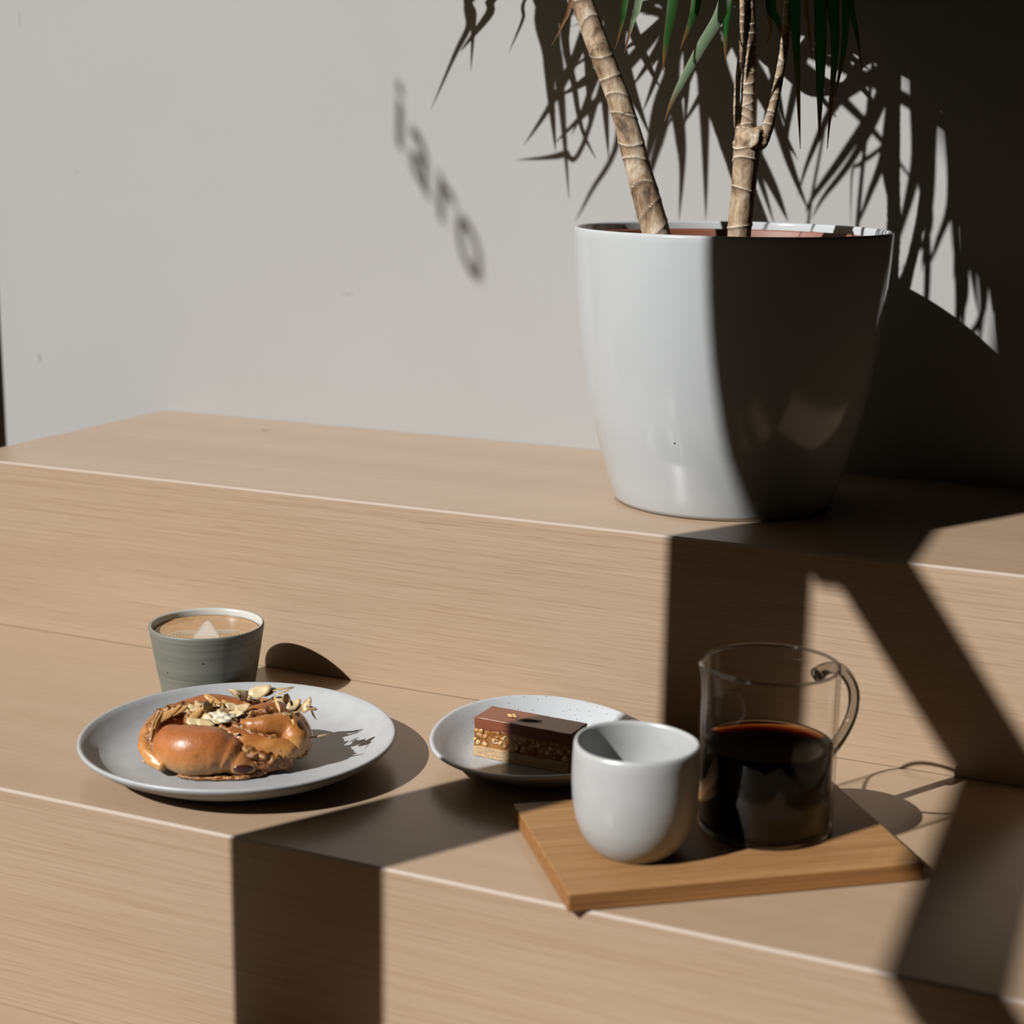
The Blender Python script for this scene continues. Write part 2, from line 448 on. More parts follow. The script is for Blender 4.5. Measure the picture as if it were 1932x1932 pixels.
def cane(name, pts, radii, parent, seed, scar_gap=0.020, seg=28, n=26, amp=1.0):
    """a cane with tilted leaf-scar ridges"""
    rs = random.Random(seed)
    path = cat_rom(pts, n); rad = interp(radii, n)
    L = [0]
    for i in range(1, len(path)): L.append(L[-1] + (path[i]-path[i-1]).length)
    scars = []; s = rs.uniform(0.004, 0.012)
    while s < L[-1]:
        scars.append((s, rs.uniform(0.15, 0.75), rs.uniform(0, 2*PI))); s += scar_gap * rs.uniform(0.65, 1.3)
    vals = []
    def field(i, a):
        best = 0; bel = 0
        for s0, tl, ph in scars:
            r = rad[i]
            d = L[i] - (s0 + tl * r * math.cos(a - ph))
            v = math.exp(-(d/0.0009)**2)
            best = max(best, v)
            if d < 0: bel = max(bel, math.exp(d/0.004))
        return best, bel
    def bump(i, a, p):
        b, bel = field(i, a); vals.append((b, bel))
        q = noise.noise(Vector((math.cos(a)*1.5, math.sin(a)*1.5, L[i]*55 + seed)))
        return 1 + amp*(0.055*b - 0.02*bel) + 0.045*q
    bm = tube_bm(path, rad, seg, bump)
    me = to_mesh(bm, name)
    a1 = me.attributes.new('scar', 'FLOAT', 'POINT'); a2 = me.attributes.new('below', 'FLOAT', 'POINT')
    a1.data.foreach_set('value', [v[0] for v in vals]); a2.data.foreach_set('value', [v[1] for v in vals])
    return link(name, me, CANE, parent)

P0 = Vector((PX, PY, 0.345))
def lp(pts): return [Vector(p) - P0 for p in pts]
pl = thing('dracaena', 'dragon plant with one thick ringed cane leaning to the left', 'plant', P0)
pr = thing('dracaena', 'upright dragon plant whose cane forks into three thin branches', 'plant', P0)
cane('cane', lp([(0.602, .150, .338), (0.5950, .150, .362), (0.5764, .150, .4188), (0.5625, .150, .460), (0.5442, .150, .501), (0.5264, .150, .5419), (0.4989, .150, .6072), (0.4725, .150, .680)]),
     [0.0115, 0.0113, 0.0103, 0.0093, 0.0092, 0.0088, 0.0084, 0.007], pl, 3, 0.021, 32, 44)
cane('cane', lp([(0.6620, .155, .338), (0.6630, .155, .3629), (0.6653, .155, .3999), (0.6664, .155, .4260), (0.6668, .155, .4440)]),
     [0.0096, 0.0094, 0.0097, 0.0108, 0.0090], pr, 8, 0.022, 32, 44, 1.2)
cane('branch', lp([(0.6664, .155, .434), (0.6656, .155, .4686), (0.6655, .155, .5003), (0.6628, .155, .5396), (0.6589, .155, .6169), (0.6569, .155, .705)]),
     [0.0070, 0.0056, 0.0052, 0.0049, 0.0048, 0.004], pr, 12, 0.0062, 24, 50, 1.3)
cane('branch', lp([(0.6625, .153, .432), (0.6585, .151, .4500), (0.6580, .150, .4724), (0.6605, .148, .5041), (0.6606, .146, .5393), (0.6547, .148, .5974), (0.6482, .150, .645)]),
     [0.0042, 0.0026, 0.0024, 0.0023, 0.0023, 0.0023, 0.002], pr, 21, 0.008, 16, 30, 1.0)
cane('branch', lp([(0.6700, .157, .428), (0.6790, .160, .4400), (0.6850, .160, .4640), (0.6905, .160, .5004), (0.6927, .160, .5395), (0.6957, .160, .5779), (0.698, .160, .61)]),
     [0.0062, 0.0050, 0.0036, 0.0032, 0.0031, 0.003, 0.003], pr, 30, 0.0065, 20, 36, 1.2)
# knot where the cane was cut and forks
bm = bmesh.new()
bmesh.ops.create_icosphere(bm, subdivisions=4, radius=1)
for v in bm.verts:
    k = 1 + 0.22*noise.noise(v.co*2.2) + 0.08*noise.noise(v.co*6)
    v.co = Vector((v.co.x*0.0135*k, v.co.y*0.0115*k, v.co.z*0.0115*k))
o = link('fork_knot', to_mesh(bm, 'fork_knot'), CANE, pr); o.location = Vector((0.6695, 0.155, 0.4345)) - P0

def m_leaf(name, c_in, c_edge, rough=0.35):
    g = N(name)
    tc = g.n('ShaderNodeTexCoord'); sx = g.n('ShaderNodeSeparateXYZ'); g.l(tc.outputs['UV'], sx.inputs[0])
    c = g.mix(g.ramp(sx.outputs[0], [(0.0, 1.0), (0.08, 0.4), (0.16, 0.0), (0.84, 0.0), (0.92, 0.4), (1.0, 1.0)]), c_in, c_edge)
    st = g.noise(g.coord((1, 1, 0.05)), 900, 2, 0.5)
    c = g.mix(g.ramp(st, [(0.4, 0.0), (0.7, 0.25)]), c, tuple(x*1.5 for x in c_in))
    tip = g.ramp(sx.outputs[1], [(0.80, 0.0), (0.90, 0.85)])
    c = g.mix(tip, c, (0.30, 0.13, 0.05))
    g.col(c); g.set(Roughness=rough)
    tl = g.n('ShaderNodeBsdfTranslucent'); g.l(c, tl.inputs['Color']); ms = g.n('ShaderNodeMixShader'); ms.inputs[0].default_value = 0.35
    g.l(g.b.outputs[0], ms.inputs[1]); g.l(tl.outputs[0], ms.inputs[2]); g.l(ms.outputs[0], g.out.inputs['Surface'])
    return g.m
LEAF_G = m_leaf('leaf_green', (0.035, 0.205, 0.040), (0.09, 0.025, 0.02))
LEAF_P = m_leaf('leaf_pale', (0.30, 0.42, 0.26), (0.42, 0.42, 0.30), 0.4)
LEAF_D = m_leaf('leaf_dry', (0.36, 0.18, 0.075), (0.25, 0.11, 0.05), 0.6)
LEAF_B = m_leaf('leaf_green_brown_tip', (0.045, 0.15, 0.035), (0.16, 0.11, 0.045))
LEAVES = [('ld',40,'648,150,640 597,115,710 556,87,594 546,80,534 540,80,519 531,80,503'),
('lb',55,'648,150,640 619,115,710 596,87,595 590,80,535 588,80,520 583,80,500'),
('lp',65,'648,150,640 628,105,710 612,69,593 608,60,533 604,60,519 598,60,496'),
('lb',85,'648,150,640 643,100,710 639,60,592 638,50,532 634,50,503 632,50,483'),
('Cb',80,'657,155,700 658,98,770 659,52,591 659,40,531 655,40,515 648,40,497'),
('Cp',90,'657,155,700 668,98,770 678,52,591 680,40,531 663,40,498 646,40,467 638,40,447'),
('Cg',75,'657,155,700 667,108,770 674,70,592 676,60,532 675,60,510 676,60,489'),
('rd',40,'698,160,605 696,130,675 695,106,595 694,100,535 697,100,516 694,100,503'),
('rg',85,'698,160,605 697,130,675 696,106,595 696,100,535 702,100,520 708,100,504'),
('rg',95,'698,160,605 711,110,675 722,70,591 725,60,531 728,60,497 734,60,429'),
('rd',40,'698,160,605 707,140,675 715,124,596 717,120,536 720,120,517 723,120,495'),
('rg',95,'698,160,605 719,115,675 736,79,592 741,70,532 743,70,492 744,70,463 745,70,434'),
('rg',100,'698,160,605 722,125,675 741,97,593 745,90,533 748,90,498 746,90,429'),
('rg',70,'698,160,605 723,140,675 742,124,595 747,120,535 747,120,500 741,120,460'),
('rg',55,'698,160,605 726,130,675 749,106,594 755,100,534 761,100,510 766,100,484'),
('Cg',140,'657,155,700 642,131,740 626,107,684 613,107,639 590,107,599 567,107,564 561,107,548'),
('lg',112,'648,150,640 638,129,708 629,107,668 621,107,631 599,107,590 577,107,561 567,107,543'),
('lg',63,'648,150,640 637,124,692 627,99,652 621,99,617 602,99,599 595,99,590 597,99,543'),
('lg',140,'648,150,640 638,124,705 629,99,665 624,99,606 612,99,570 602,99,543'),
('lg',119,'648,150,640 636,124,705 623,99,665 621,99,607 628,99,570 635,99,545'),
('Cg',168,'657,155,700 642,114,740 627,73,688 632,73,634 629,73,600 623,73,566 621,73,544'),
('Cg',140,'657,155,700 642,109,740 627,64,682 632,64,628 641,64,581 635,64,560 621,64,540'),
('Cg',154,'657,155,700 644,109,740 632,64,695 639,64,622 640,64,574 639,64,540'),
('Cg',140,'657,155,700 652,109,740 647,64,695 658,64,609 650,64,566 643,64,540'),
('Cg',112,'657,155,700 652,105,743 647,55,703 659,55,610 660,55,576 661,55,542'),
('Cg',196,'657,155,700 647,92,740 637,29,699 653,29,632 657,29,592 668,29,538'),
('Cg',196,'657,155,700 651,92,740 645,29,699 666,29,619 675,29,572 680,29,538'),
('lg',140,'648,150,640 647,137,702 645,125,662 624,125,645 595,125,623 574,125,579 564,125,546'),
('rg',112,'698,160,605 698,190,645 699,220,592 670,220,575 654,220,555 634,220,562 616,220,578'),
('rg',112,'698,160,605 708,207,645 718,255,569 680,255,559 652,255,557 641,255,563'),
('rg',98,'698,160,605 714,216,645 730,272,564 703,272,563 675,272,562 653,272,567'),
('Cg',168,'657,155,700 631,62,756 605,-32,716 624,-32,661 635,-32,604 634,-32,532'),
('Cg',168,'657,155,700 635,53,759 613,-49,719 635,-49,659 638,-49,602 650,-49,531'),
('Cg',126,'657,155,700 632,66,740 607,-23,696 615,-23,644 623,-23,596 622,-23,533'),
('Cg',182,'657,155,700 644,57,743 632,-40,703 651,-40,648 659,-40,595 668,-40,534'),
('Lg',168,'472,150,672 451,124,712 430,99,672 438,99,623 442,99,594 442,99,545'),
('Lg',168,'472,150,672 465,124,712 457,99,672 462,99,616 467,99,546'),
('Lg',182,'472,150,672 447,120,720 422,90,680 416,90,636 409,90,604 396,90,552'),
('Lg',168,'472,150,672 465,142,712 458,133,663 441,133,615 433,133,578 426,133,549'),
('Lg',168,'472,150,672 476,124,712 480,99,672 501,99,623 529,99,575 542,99,547'),
('Lg',154,'472,150,672 484,129,732 496,107,692 524,107,649 547,107,589 564,107,550'),
('Lg',168,'472,150,672 471,124,733 470,99,693 483,99,637 510,99,596 530,99,544'),
('lg',140,'648,150,640 616,150,700 584,151,660 574,151,633 565,151,578 572,151,551'),
('lg',140,'648,150,640 607,150,700 567,151,660 553,151,633 547,151,592 544,151,550'),
('lg',126,'648,150,640 611,181,680 574,212,601 597,212,578 621,212,559 648,212,559'),
('Lg',105,'472,150,672 425,120,755 377,90,715 375,90,624 351,90,577 337,90,549'),
('Lg',70,'472,150,672 422,146,712 372,142,574 354,142,565 336,142,561 307,142,558'),
('Lg',182,'472,150,672 404,150,732 335,151,692 339,151,649 345,151,600 351,151,558'),
('Lg',168,'472,150,672 396,129,769 319,107,729 325,107,672 331,107,629 340,107,554'),
('Lg',91,'472,150,672 415,150,717 358,151,677 367,151,617 376,151,579 391,151,552'),
('Lg',112,'472,150,672 456,181,712 440,212,588 420,212,570 404,212,561 391,212,555'),
('Lg',119,'472,150,672 383,172,712 293,194,664 285,194,634 271,194,607 248,194,558'),
('Lg',112,'472,150,672 392,189,712 311,229,637 310,229,611 310,229,593 309,229,562'),
('Lg',140,'472,150,672 408,198,712 344,246,618 336,246,601 323,246,584 308,246,565'),
('Lg',56,'472,150,672 426,198,712 379,246,615 372,246,593 365,246,578 357,246,563'),
('Lg',196,'472,150,672 420,181,712 367,212,653 377,212,625 384,212,592 387,212,558'),
('Lg',196,'472,150,672 434,189,712 396,229,638 400,229,609 402,229,588 410,229,563'),
('Lg',140,'472,150,672 456,189,712 440,229,637 446,229,609 440,229,586 410,229,563'),
('Lg',161,'472,150,672 443,159,712 414,168,671 403,168,632 390,168,592 376,168,558'),
('Lg',161,'472,150,672 508,163,712 544,177,656 547,177,619 550,177,582 554,177,549'),
('Lg',161,'472,150,672 495,189,712 517,229,637 507,229,611 496,229,585 484,229,562'),
('Lg',161,'472,150,672 441,172,712 409,194,644 423,194,613 440,194,582 456,194,555'),
('Lg',161,'472,150,672 452,163,733 432,177,693 430,177,646 428,177,598 426,177,557'),
('Lg',161,'472,150,672 510,198,712 548,246,630 523,246,607 494,246,583 464,246,562'),
('Lg',161,'472,150,672 479,163,728 485,177,688 479,177,643 472,177,597 464,177,557'),
('Lg',161,'472,150,672 512,168,718 552,185,678 562,185,634 573,185,590 585,185,552'),
('Lg',161,'472,150,672 480,172,712 487,194,654 479,194,620 469,194,587 459,194,557'),
('Lg',161,'472,150,672 435,168,712 398,185,649 399,185,615 401,185,582 403,185,553'),
('Lg',161,'472,150,672 511,172,712 550,194,667 575,194,627 605,194,587 634,194,553'),
('Lg',161,'472,150,672 505,163,712 538,177,666 522,177,629 503,177,590 484,177,556'),
('Lg',161,'472,150,672 441,163,714 410,177,674 424,177,631 440,177,587 457,177,550'),
('lg',161,'648,150,640 622,194,680 596,238,620 624,238,597 655,238,573 685,238,554'),
('Lg',161,'472,150,672 469,155,731 466,159,691 465,159,645 462,159,598 459,159,557'),
('Lg',161,'472,150,672 431,150,725 389,151,685 393,151,639 398,151,593 403,151,553'),
('Lg',161,'472,150,672 481,168,712 490,185,664 492,185,626 493,185,587 494,185,553'),
('Lg',161,'472,150,672 490,163,712 508,177,668 498,177,630 486,177,592 473,177,558'),
('Lg',161,'472,150,672 459,185,712 446,220,649 459,220,616 475,220,582 490,220,554'),
('Lg',161,'472,150,672 501,185,712 530,220,641 526,220,612 521,220,583 516,220,557'),
('Lg',161,'472,150,672 431,155,714 389,159,674 370,159,634 348,159,593 324,159,557'),
('Lg',161,'472,150,672 492,155,712 512,159,668 533,159,626 558,159,584 582,159,548'),
('Lg',161,'472,150,672 466,155,712 459,159,665 428,159,628 392,159,591 354,159,558'),
('Lg',161,'472,150,672 488,181,712 504,212,646 491,212,617 474,212,587 457,212,561'),
('rg',140,'698,160,605 693,212,645 688,264,600 706,264,578 729,264,557'),
('rg',140,'698,160,605 674,199,645 649,238,600 633,238,579 610,238,558'),
('lg',140,'648,150,640 641,194,680 634,238,619 649,238,588 670,238,558'),
('lg',140,'648,150,640 634,176,680 620,203,628 644,203,590 675,203,552'),
('rg',140,'698,160,605 689,212,645 680,264,589 707,264,573 740,264,556'),
('lg',112,'648,150,640 646,121,702 645,91,743 643,62,765 642,33,767 640,3,748'),
('Lg',85,'472,150,672 484,131,720 496,113,764 508,94,802 520,75,836 532,57,864'),
('lg',80,'648,150,640 596,160,667 544,171,679 491,181,677 439,191,662 387,201,632'),
('Lg',110,'472,150,672 491,172,713 509,193,749 527,215,782 545,237,811 563,258,835'),
('Cg',91,'657,155,700 659,144,749 660,133,792 662,122,828 664,111,858 665,100,882'),
('Cg',104,'657,155,700 631,148,738 605,142,760 579,135,765 554,129,754 528,122,726'),
('Lg',105,'472,150,672 461,171,727 449,191,766 438,212,791 426,232,801 414,253,797'),
('Lg',97,'472,150,672 464,171,726 456,192,770 448,212,805 440,233,830 431,254,845'),
('Cg',110,'657,155,700 666,158,741 674,162,770 683,165,786 692,168,790 701,171,781'),
('rg',106,'698,160,605 762,179,635 826,199,656 889,218,667 953,237,668 1017,256,660'),
('Lg',95,'472,150,672 453,138,722 433,125,763 413,113,795 394,100,819 374,88,833'),
('lg',86,'648,150,640 679,134,680 710,118,712 742,102,734 773,86,747 804,70,752'),
('Lg',105,'472,150,672 454,131,717 436,113,752 418,94,775 400,76,786 382,57,787'),
('Lg',101,'472,150,672 510,147,714 547,144,749 585,141,775 622,137,792 659,134,802'),
('lg',81,'648,150,640 614,160,666 581,169,677 547,179,674 514,188,655 480,198,621'),
('Cg',85,'657,155,700 644,141,742 630,126,775 617,112,799 603,97,813 590,83,818'),
('rg',96,'698,160,605 725,153,651 752,146,689 779,139,718 806,132,739 833,126,752'),
('Cg',113,'657,155,700 674,170,757 692,185,805 709,199,846 726,214,879 743,229,904'),
('lg',81,'648,150,640 669,159,688 689,167,723 710,176,745 730,184,754 751,193,750'),
('lg',107,'648,150,640 631,170,684 613,190,717 596,210,739 579,230,750 562,250,750'),
('lg',97,'648,150,640 687,139,665 726,128,674 766,117,669 805,106,648 844,96,611'),
('lg',93,'648,150,640 705,120,666 762,89,679 819,59,677 876,29,661 933,-1,631'),
('lg',113,'648,150,640 615,146,673 583,143,691 550,139,694 517,135,682 484,131,656'),
('Lg',99,'472,150,672 527,106,694 581,63,701 635,19,693 689,-25,669 743,-68,630'),
('rg',88,'698,160,605 650,171,641 602,181,662 553,192,668 505,203,659 457,213,635'),
('lg',84,'648,150,640 689,150,673 729,150,695 770,151,708 810,151,710 851,151,702'),
('lg',98,'648,150,640 682,142,680 716,135,712 749,127,735 783,119,750 817,112,756'),
('lg',102,'648,150,640 669,144,689 690,139,720 711,133,735 732,128,733 753,122,714'),
('lg',87,'648,150,640 597,161,660 547,171,668 496,182,665 445,192,650 394,203,623'),
('Cg',84,'657,155,700 612,119,744 568,83,782 523,46,814 479,10,841 434,-26,861'),
('Cg',114,'657,155,700 648,172,757 639,190,802 630,207,835 622,224,856 613,241,864'),
('rg',112,'698,160,605 695,171,655 692,183,685 689,194,698 686,205,691 683,216,666'),
('lg',113,'648,150,640 646,106,669 643,62,694 641,19,715 638,-25,731 636,-69,742'),
('lg',102,'648,150,640 598,153,672 548,155,697 498,158,715 448,160,726 398,163,731'),
('Cg',97,'657,155,700 634,156,762 611,158,813 587,159,853 564,161,884 541,162,904'),
('rg',81,'698,160,605 675,157,666 651,155,704 628,152,720 605,149,714 582,147,685'),
('Lg',81,'472,150,672 420,162,709 368,174,730 316,186,735 264,197,724 212,209,697'),
('lg',87,'648,150,640 625,142,678 601,134,704 578,126,717 554,118,717 531,109,705'),
('rg',102,'698,160,605 706,114,642 714,69,662 723,23,666 731,-22,653 739,-68,624'),
('rg',105,'698,160,605 711,144,657 724,128,693 737,111,714 751,95,719 764,79,710'),
('lg',107,'648,150,640 625,155,690 602,160,735 578,166,776 555,171,812 532,176,844'),
('lg',104,'648,150,640 625,119,678 602,88,709 579,57,734 556,27,752 533,-4,763'),
('rg',82,'698,160,605 735,154,646 772,147,674 809,141,689 846,134,691 884,128,680'),
('lg',82,'648,150,640 645,135,708 643,120,757 640,106,786 638,91,795 635,76,785'),
('Cg',86,'657,155,700 686,154,750 714,153,793 743,152,829 772,151,857 800,150,877'),
('Cg',106,'657,155,700 707,177,724 757,200,732 807,222,725 857,245,702 907,267,664'),
('lg',85,'648,150,640 687,165,686 726,179,712 765,194,717 804,209,701 843,224,664'),
('rg',103,'698,160,605 724,177,655 749,193,694 775,210,723 801,227,742 827,243,750'),
('lg',99,'648,150,640 682,128,688 717,107,726 751,85,755 785,64,775 819,42,785'),
('lg',110,'648,150,640 679,95,673 710,41,684 741,-14,673 773,-68,641 804,-123,588'),
('rg',108,'698,160,605 699,179,660 701,197,706 702,216,741 703,234,767 705,253,783'),
('rg',88,'698,160,605 723,107,627 749,53,638 774,0,638 799,-53,627 825,-106,605'),
('lg',105,'648,150,640 679,136,698 710,121,744 740,107,777 771,93,797 802,78,806'),
('lg',98,'648,150,640 634,132,688 621,114,719 607,95,732 594,77,728 580,59,706'),
('Cg',87,'657,155,700 655,118,731 652,82,758 650,45,780 648,8,799 646,-29,812'),
('Lg',95,'472,150,672 457,151,733 441,152,784 425,153,823 409,154,851 393,155,868'),
('lg',83,'648,150,640 674,129,685 699,107,718 725,86,739 751,65,749 777,43,747'),
('Cg',106,'657,155,700 678,174,742 699,193,770 720,213,784 741,232,785 762,251,772'),
('Cg',102,'657,155,700 686,161,750 716,168,785 745,174,804 775,180,808 804,187,795'),
('rg',104,'698,160,605 691,110,633 683,61,649 676,11,654 668,-39,646 661,-88,627'),
('Cg',92,'657,155,700 703,168,754 749,182,791 795,195,812 841,208,817 887,222,806'),
('rg',82,'698,160,605 736,173,626 774,187,639 813,200,643 851,214,638 889,227,625'),
('lg',113,'648,150,640 671,109,678 695,69,695 718,28,693 742,-12,672 765,-53,630'),
('Lg',86,'472,150,672 490,141,710 507,133,733 524,124,739 542,116,730 559,107,704'),
('Lg',97,'472,150,672 498,118,690 523,87,699 548,55,697 573,24,685 598,-8,663'),
('rg',97,'698,160,605 706,153,666 715,146,720 723,139,767 732,133,806 740,126,838'),
('lg',89,'648,150,640 665,113,668 682,77,690 699,40,708 716,3,720 733,-33,728'),
('Lg',97,'472,150,672 477,137,735 481,124,788 485,111,830 489,97,863 493,84,886'),
('Cg',83,'657,155,700 703,169,722 749,184,734 794,198,737 840,212,731 886,226,714'),
('rg',90,'698,160,605 704,107,649 711,55,687 717,2,719 724,-51,746 730,-103,767'),
('Cg',113,'657,155,700 612,132,743 566,109,767 521,86,775 475,63,765 430,40,737'),
('Lg',89,'472,150,672 483,160,738 494,170,790 504,180,829 515,191,854 525,201,866'),
('Lg',89,'472,150,672 487,175,707 502,199,726 517,224,728 532,249,712 547,273,681'),
('rg',95,'698,160,605 726,155,639 755,149,660 783,144,666 811,138,658 840,133,636'),
('lg',108,'648,150,640 650,127,686 652,104,716 654,81,730 656,58,728 659,35,709'),
('rg',85,'698,160,605 710,142,663 721,123,709 733,105,743 745,87,766 756,68,776'),
('Lg',105,'472,150,672 424,153,685 376,156,693 328,159,696 279,162,693 231,165,685'),
('Lg',99,'472,150,672 480,125,723 488,100,762 495,75,788 503,49,803 510,24,805'),
('rg',101,'698,160,605 685,148,644 673,136,672 660,124,687 647,112,691 635,100,683'),
('rg',108,'698,160,605 727,145,658 757,130,697 786,115,721 815,99,730 844,84,726'),
('Cg',90,'657,155,700 721,138,716 785,121,722 849,104,720 913,86,708 977,69,687'),
('Lg',105,'472,150,672 515,176,704 557,202,719 600,228,717 642,254,697 685,280,660'),
('Cg',81,'657,155,700 727,141,716 796,127,722 866,113,717 936,99,702 1005,85,677'),
('Lg',109,'472,150,672 465,136,737 457,122,784 449,108,812 441,93,821 434,79,812'),
('rg',84,'698,160,605 668,137,652 639,114,692 609,91,726 580,68,753 550,44,775'),
('Cg',94,'657,155,700 693,149,744 730,143,784 766,138,819 802,132,849 838,126,875'),
('rg',108,'698,160,605 739,156,628 781,152,643 822,147,650 864,143,650 905,139,643'),
('rg',86,'698,160,605 708,165,650 717,170,685 727,175,712 737,181,730 746,186,739'),
('rg',105,'698,160,605 738,177,653 779,194,679 819,210,683 860,227,666 900,244,627'),
('rg',83,'698,160,605 708,165,651 718,170,686 728,176,710 738,181,724 748,186,727'),
('Lg',104,'472,150,672 496,117,732 520,85,782 544,52,821 567,20,850 591,-13,869'),
('Cg',92,'657,155,700 691,101,714 725,47,722 759,-7,722 794,-60,715 828,-114,700'),
('Lg',114,'472,150,672 468,131,739 464,113,788 459,94,819 455,75,832 450,56,827'),
('Lg',86,'472,150,672 460,165,718 447,179,756 434,194,785 421,208,806 408,223,818'),
('rg',96,'698,160,605 721,158,647 743,157,672 766,155,680 788,153,670 811,151,644'),
('Lg',97,'472,150,672 497,173,713 522,195,740 547,218,752 572,241,749 597,263,732'),
('Cg',90,'657,155,700 718,133,715 779,111,712 840,89,691 900,67,652 961,46,594'),
('Lg',92,'472,150,672 477,139,738 481,128,796 486,117,844 490,105,884 494,94,915'),
('Cg',83,'657,155,700 694,167,731 731,179,748 768,191,753 805,204,744 843,216,721'),
('Cg',110,'657,155,700 693,147,744 729,140,781 766,132,811 802,125,833 838,117,847'),
('Cg',108,'657,155,700 705,103,722 752,51,735 800,-1,737 848,-53,730 896,-105,713'),
('rg',102,'698,160,605 658,177,658 618,195,693 579,212,710 539,229,709 499,246,690'),
('Cg',111,'657,155,700 707,125,741 758,96,760 808,66,759 859,36,737 909,7,694'),
('Cg',83,'657,155,700 695,156,751 734,156,783 772,157,796 811,157,790 849,158,765'),
('rg',81,'698,160,605 683,174,673 667,188,732 652,202,782 637,217,821 622,231,852'),
('Cg',112,'657,155,700 685,148,739 714,141,771 742,134,795 771,126,813 799,119,824'),
('rg',106,'698,160,605 749,170,629 801,180,644 852,190,650 903,201,647 954,211,636'),
('Lg',93,'472,150,672 514,141,690 555,132,704 596,122,714 637,113,720 678,104,723'),
('Lg',95,'472,150,672 450,153,708 428,155,731 406,158,741 384,161,739 362,163,723'),
('Cg',93,'657,155,700 672,99,718 688,44,730 703,-12,737 718,-67,738 734,-123,733'),
('rg',84,'698,160,605 704,124,650 710,87,689 716,51,722 722,14,748 729,-22,768'),
('rg',83,'698,160,605 740,157,627 781,154,633 823,151,623 864,147,597 906,144,554'),
('rg',98,'698,160,605 751,179,634 804,198,657 857,218,672 910,237,681 964,256,683'),
('rg',100,'698,160,605 723,115,623 747,70,630 772,25,625 797,-20,608 821,-66,579'),
('Cg',94,'657,155,700 654,95,731 650,35,745 647,-25,742 644,-85,722 640,-145,684'),
('Cg',109,'657,155,700 644,114,750 631,73,777 619,32,781 606,-9,762 593,-50,721'),
('Cg',96,'657,155,700 642,149,754 628,142,801 613,136,842 599,129,877 584,123,905'),
('rg',94,'698,160,605 686,138,642 675,115,670 663,93,689 652,71,700 640,48,702'),
('Cg',91,'657,155,700 652,128,733 646,100,755 641,73,763 636,45,760 630,18,743'),
('Cg',91,'657,155,700 684,148,744 710,140,778 737,133,801 763,125,815 790,118,819'),
('rg',113,'698,160,605 652,170,624 606,180,636 560,190,640 513,201,636 467,211,625'),
('Cg',95,'657,155,700 591,173,724 524,191,730 458,209,717 391,227,685 325,246,635'),
('rg',100,'698,160,605 732,146,630 765,131,646 799,117,654 833,102,652 866,88,642'),
('Cg',109,'657,155,700 628,144,744 599,134,771 570,123,782 541,113,777 512,102,755'),
('rg',104,'698,160,605 675,162,642 652,164,666 628,166,676 605,168,671 582,170,653'),
('Cg',105,'657,155,700 668,159,752 679,162,790 690,166,814 702,169,824 713,173,821'),
('rg',90,'698,160,605 717,174,671 737,188,726 756,202,769 775,216,800 795,230,819'),
('rg',86,'698,160,605 685,168,649 673,176,685 660,184,714 647,192,735 634,200,748'),
('Cg',95,'657,155,700 661,138,758 666,121,810 670,104,855 675,87,893 679,70,925'),
('Cg',104,'657,155,700 644,162,756 631,169,796 617,176,821 604,183,831 591,190,825'),
('rg',107,'698,160,605 711,154,663 724,149,715 736,143,760 749,137,798 762,132,831'),
('rg',103,'698,160,605 720,166,676 742,171,739 765,177,793 787,182,838 809,188,875'),
('Cg',85,'657,155,700 706,127,736 756,100,757 805,72,763 855,44,753 904,16,728'),
('Cg',108,'657,155,700 676,131,742 694,108,772 713,84,790 732,60,796 750,36,789'),
('Cg',107,'657,155,700 652,178,745 647,202,779 642,225,802 637,249,815 632,272,817'),
('Cg',105,'657,155,700 614,171,722 570,186,730 527,202,726 484,217,708 441,233,678'),
]

def leaf(spec):
    kind, wmm, txt = spec
    par = pl if kind[0] == 'L' else pr
    pts = [Vector([float(x)/1000 for x in t.split(',')]) - P0 for t in txt.split()]
    path = cat_rom(pts, 6); n = len(path); W = wmm / 1e4
    bm = bmesh.new(); uvl = bm.loops.layers.uv.verify(); rows = []
    side0 = None
    for i, p in enumerate(path):
        u = i / (n - 1)
        t = (path[min(i+1, n-1)] - path[max(i-1, 0)]).normalized()
        view = Vector((0.4, -0.9, 0.15))
        s = t.cross(view)
        s = s.normalized() if s.length > 1e-3 else Vector((1, 0, 0))
        if side0 is not None and s.dot(side0) < 0: s = -s
        if side0 is not None: s = (s*0.5 + side0*0.5).normalized()
        side0 = s
        nn = s.cross(t).normalized()
        ww = W * 0.5 * min(1.0, 0.45 + 2.2*u) * (1 - max(0, (u - 0.45)/0.55)**1.7)
        ww = max(ww, 0.00025)
        rows.append([bm.verts.new(p - s*ww + nn*ww*0.35), bm.verts.new(p), bm.verts.new(p + s*ww + nn*ww*0.35)])
    for i in range(n - 1):
        for k in range(2):
            f = bm.faces.new((rows[i][k], rows[i][k+1], rows[i+1][k+1], rows[i+1][k]))
            for l_, (a, b) in zip(f.loops, ((k/2, i), ((k+1)/2, i), ((k+1)/2, i+1), (k/2, i+1))):
                l_[uvl].uv = (a, b/(n-1))
    m = {'g': LEAF_G, 'p': LEAF_P, 'd': LEAF_D, 'b': LEAF_B}[kind[1]]
    o = link('leaf', to_mesh(bm, 'leaf'), m, par)
    if kind[1] == 'd': o['label'] = 'dried brown leaf'
    if kind[1] == 'p': o['label'] = 'pale grey-green leaf'
for sp_ in LEAVES: leaf(sp_)

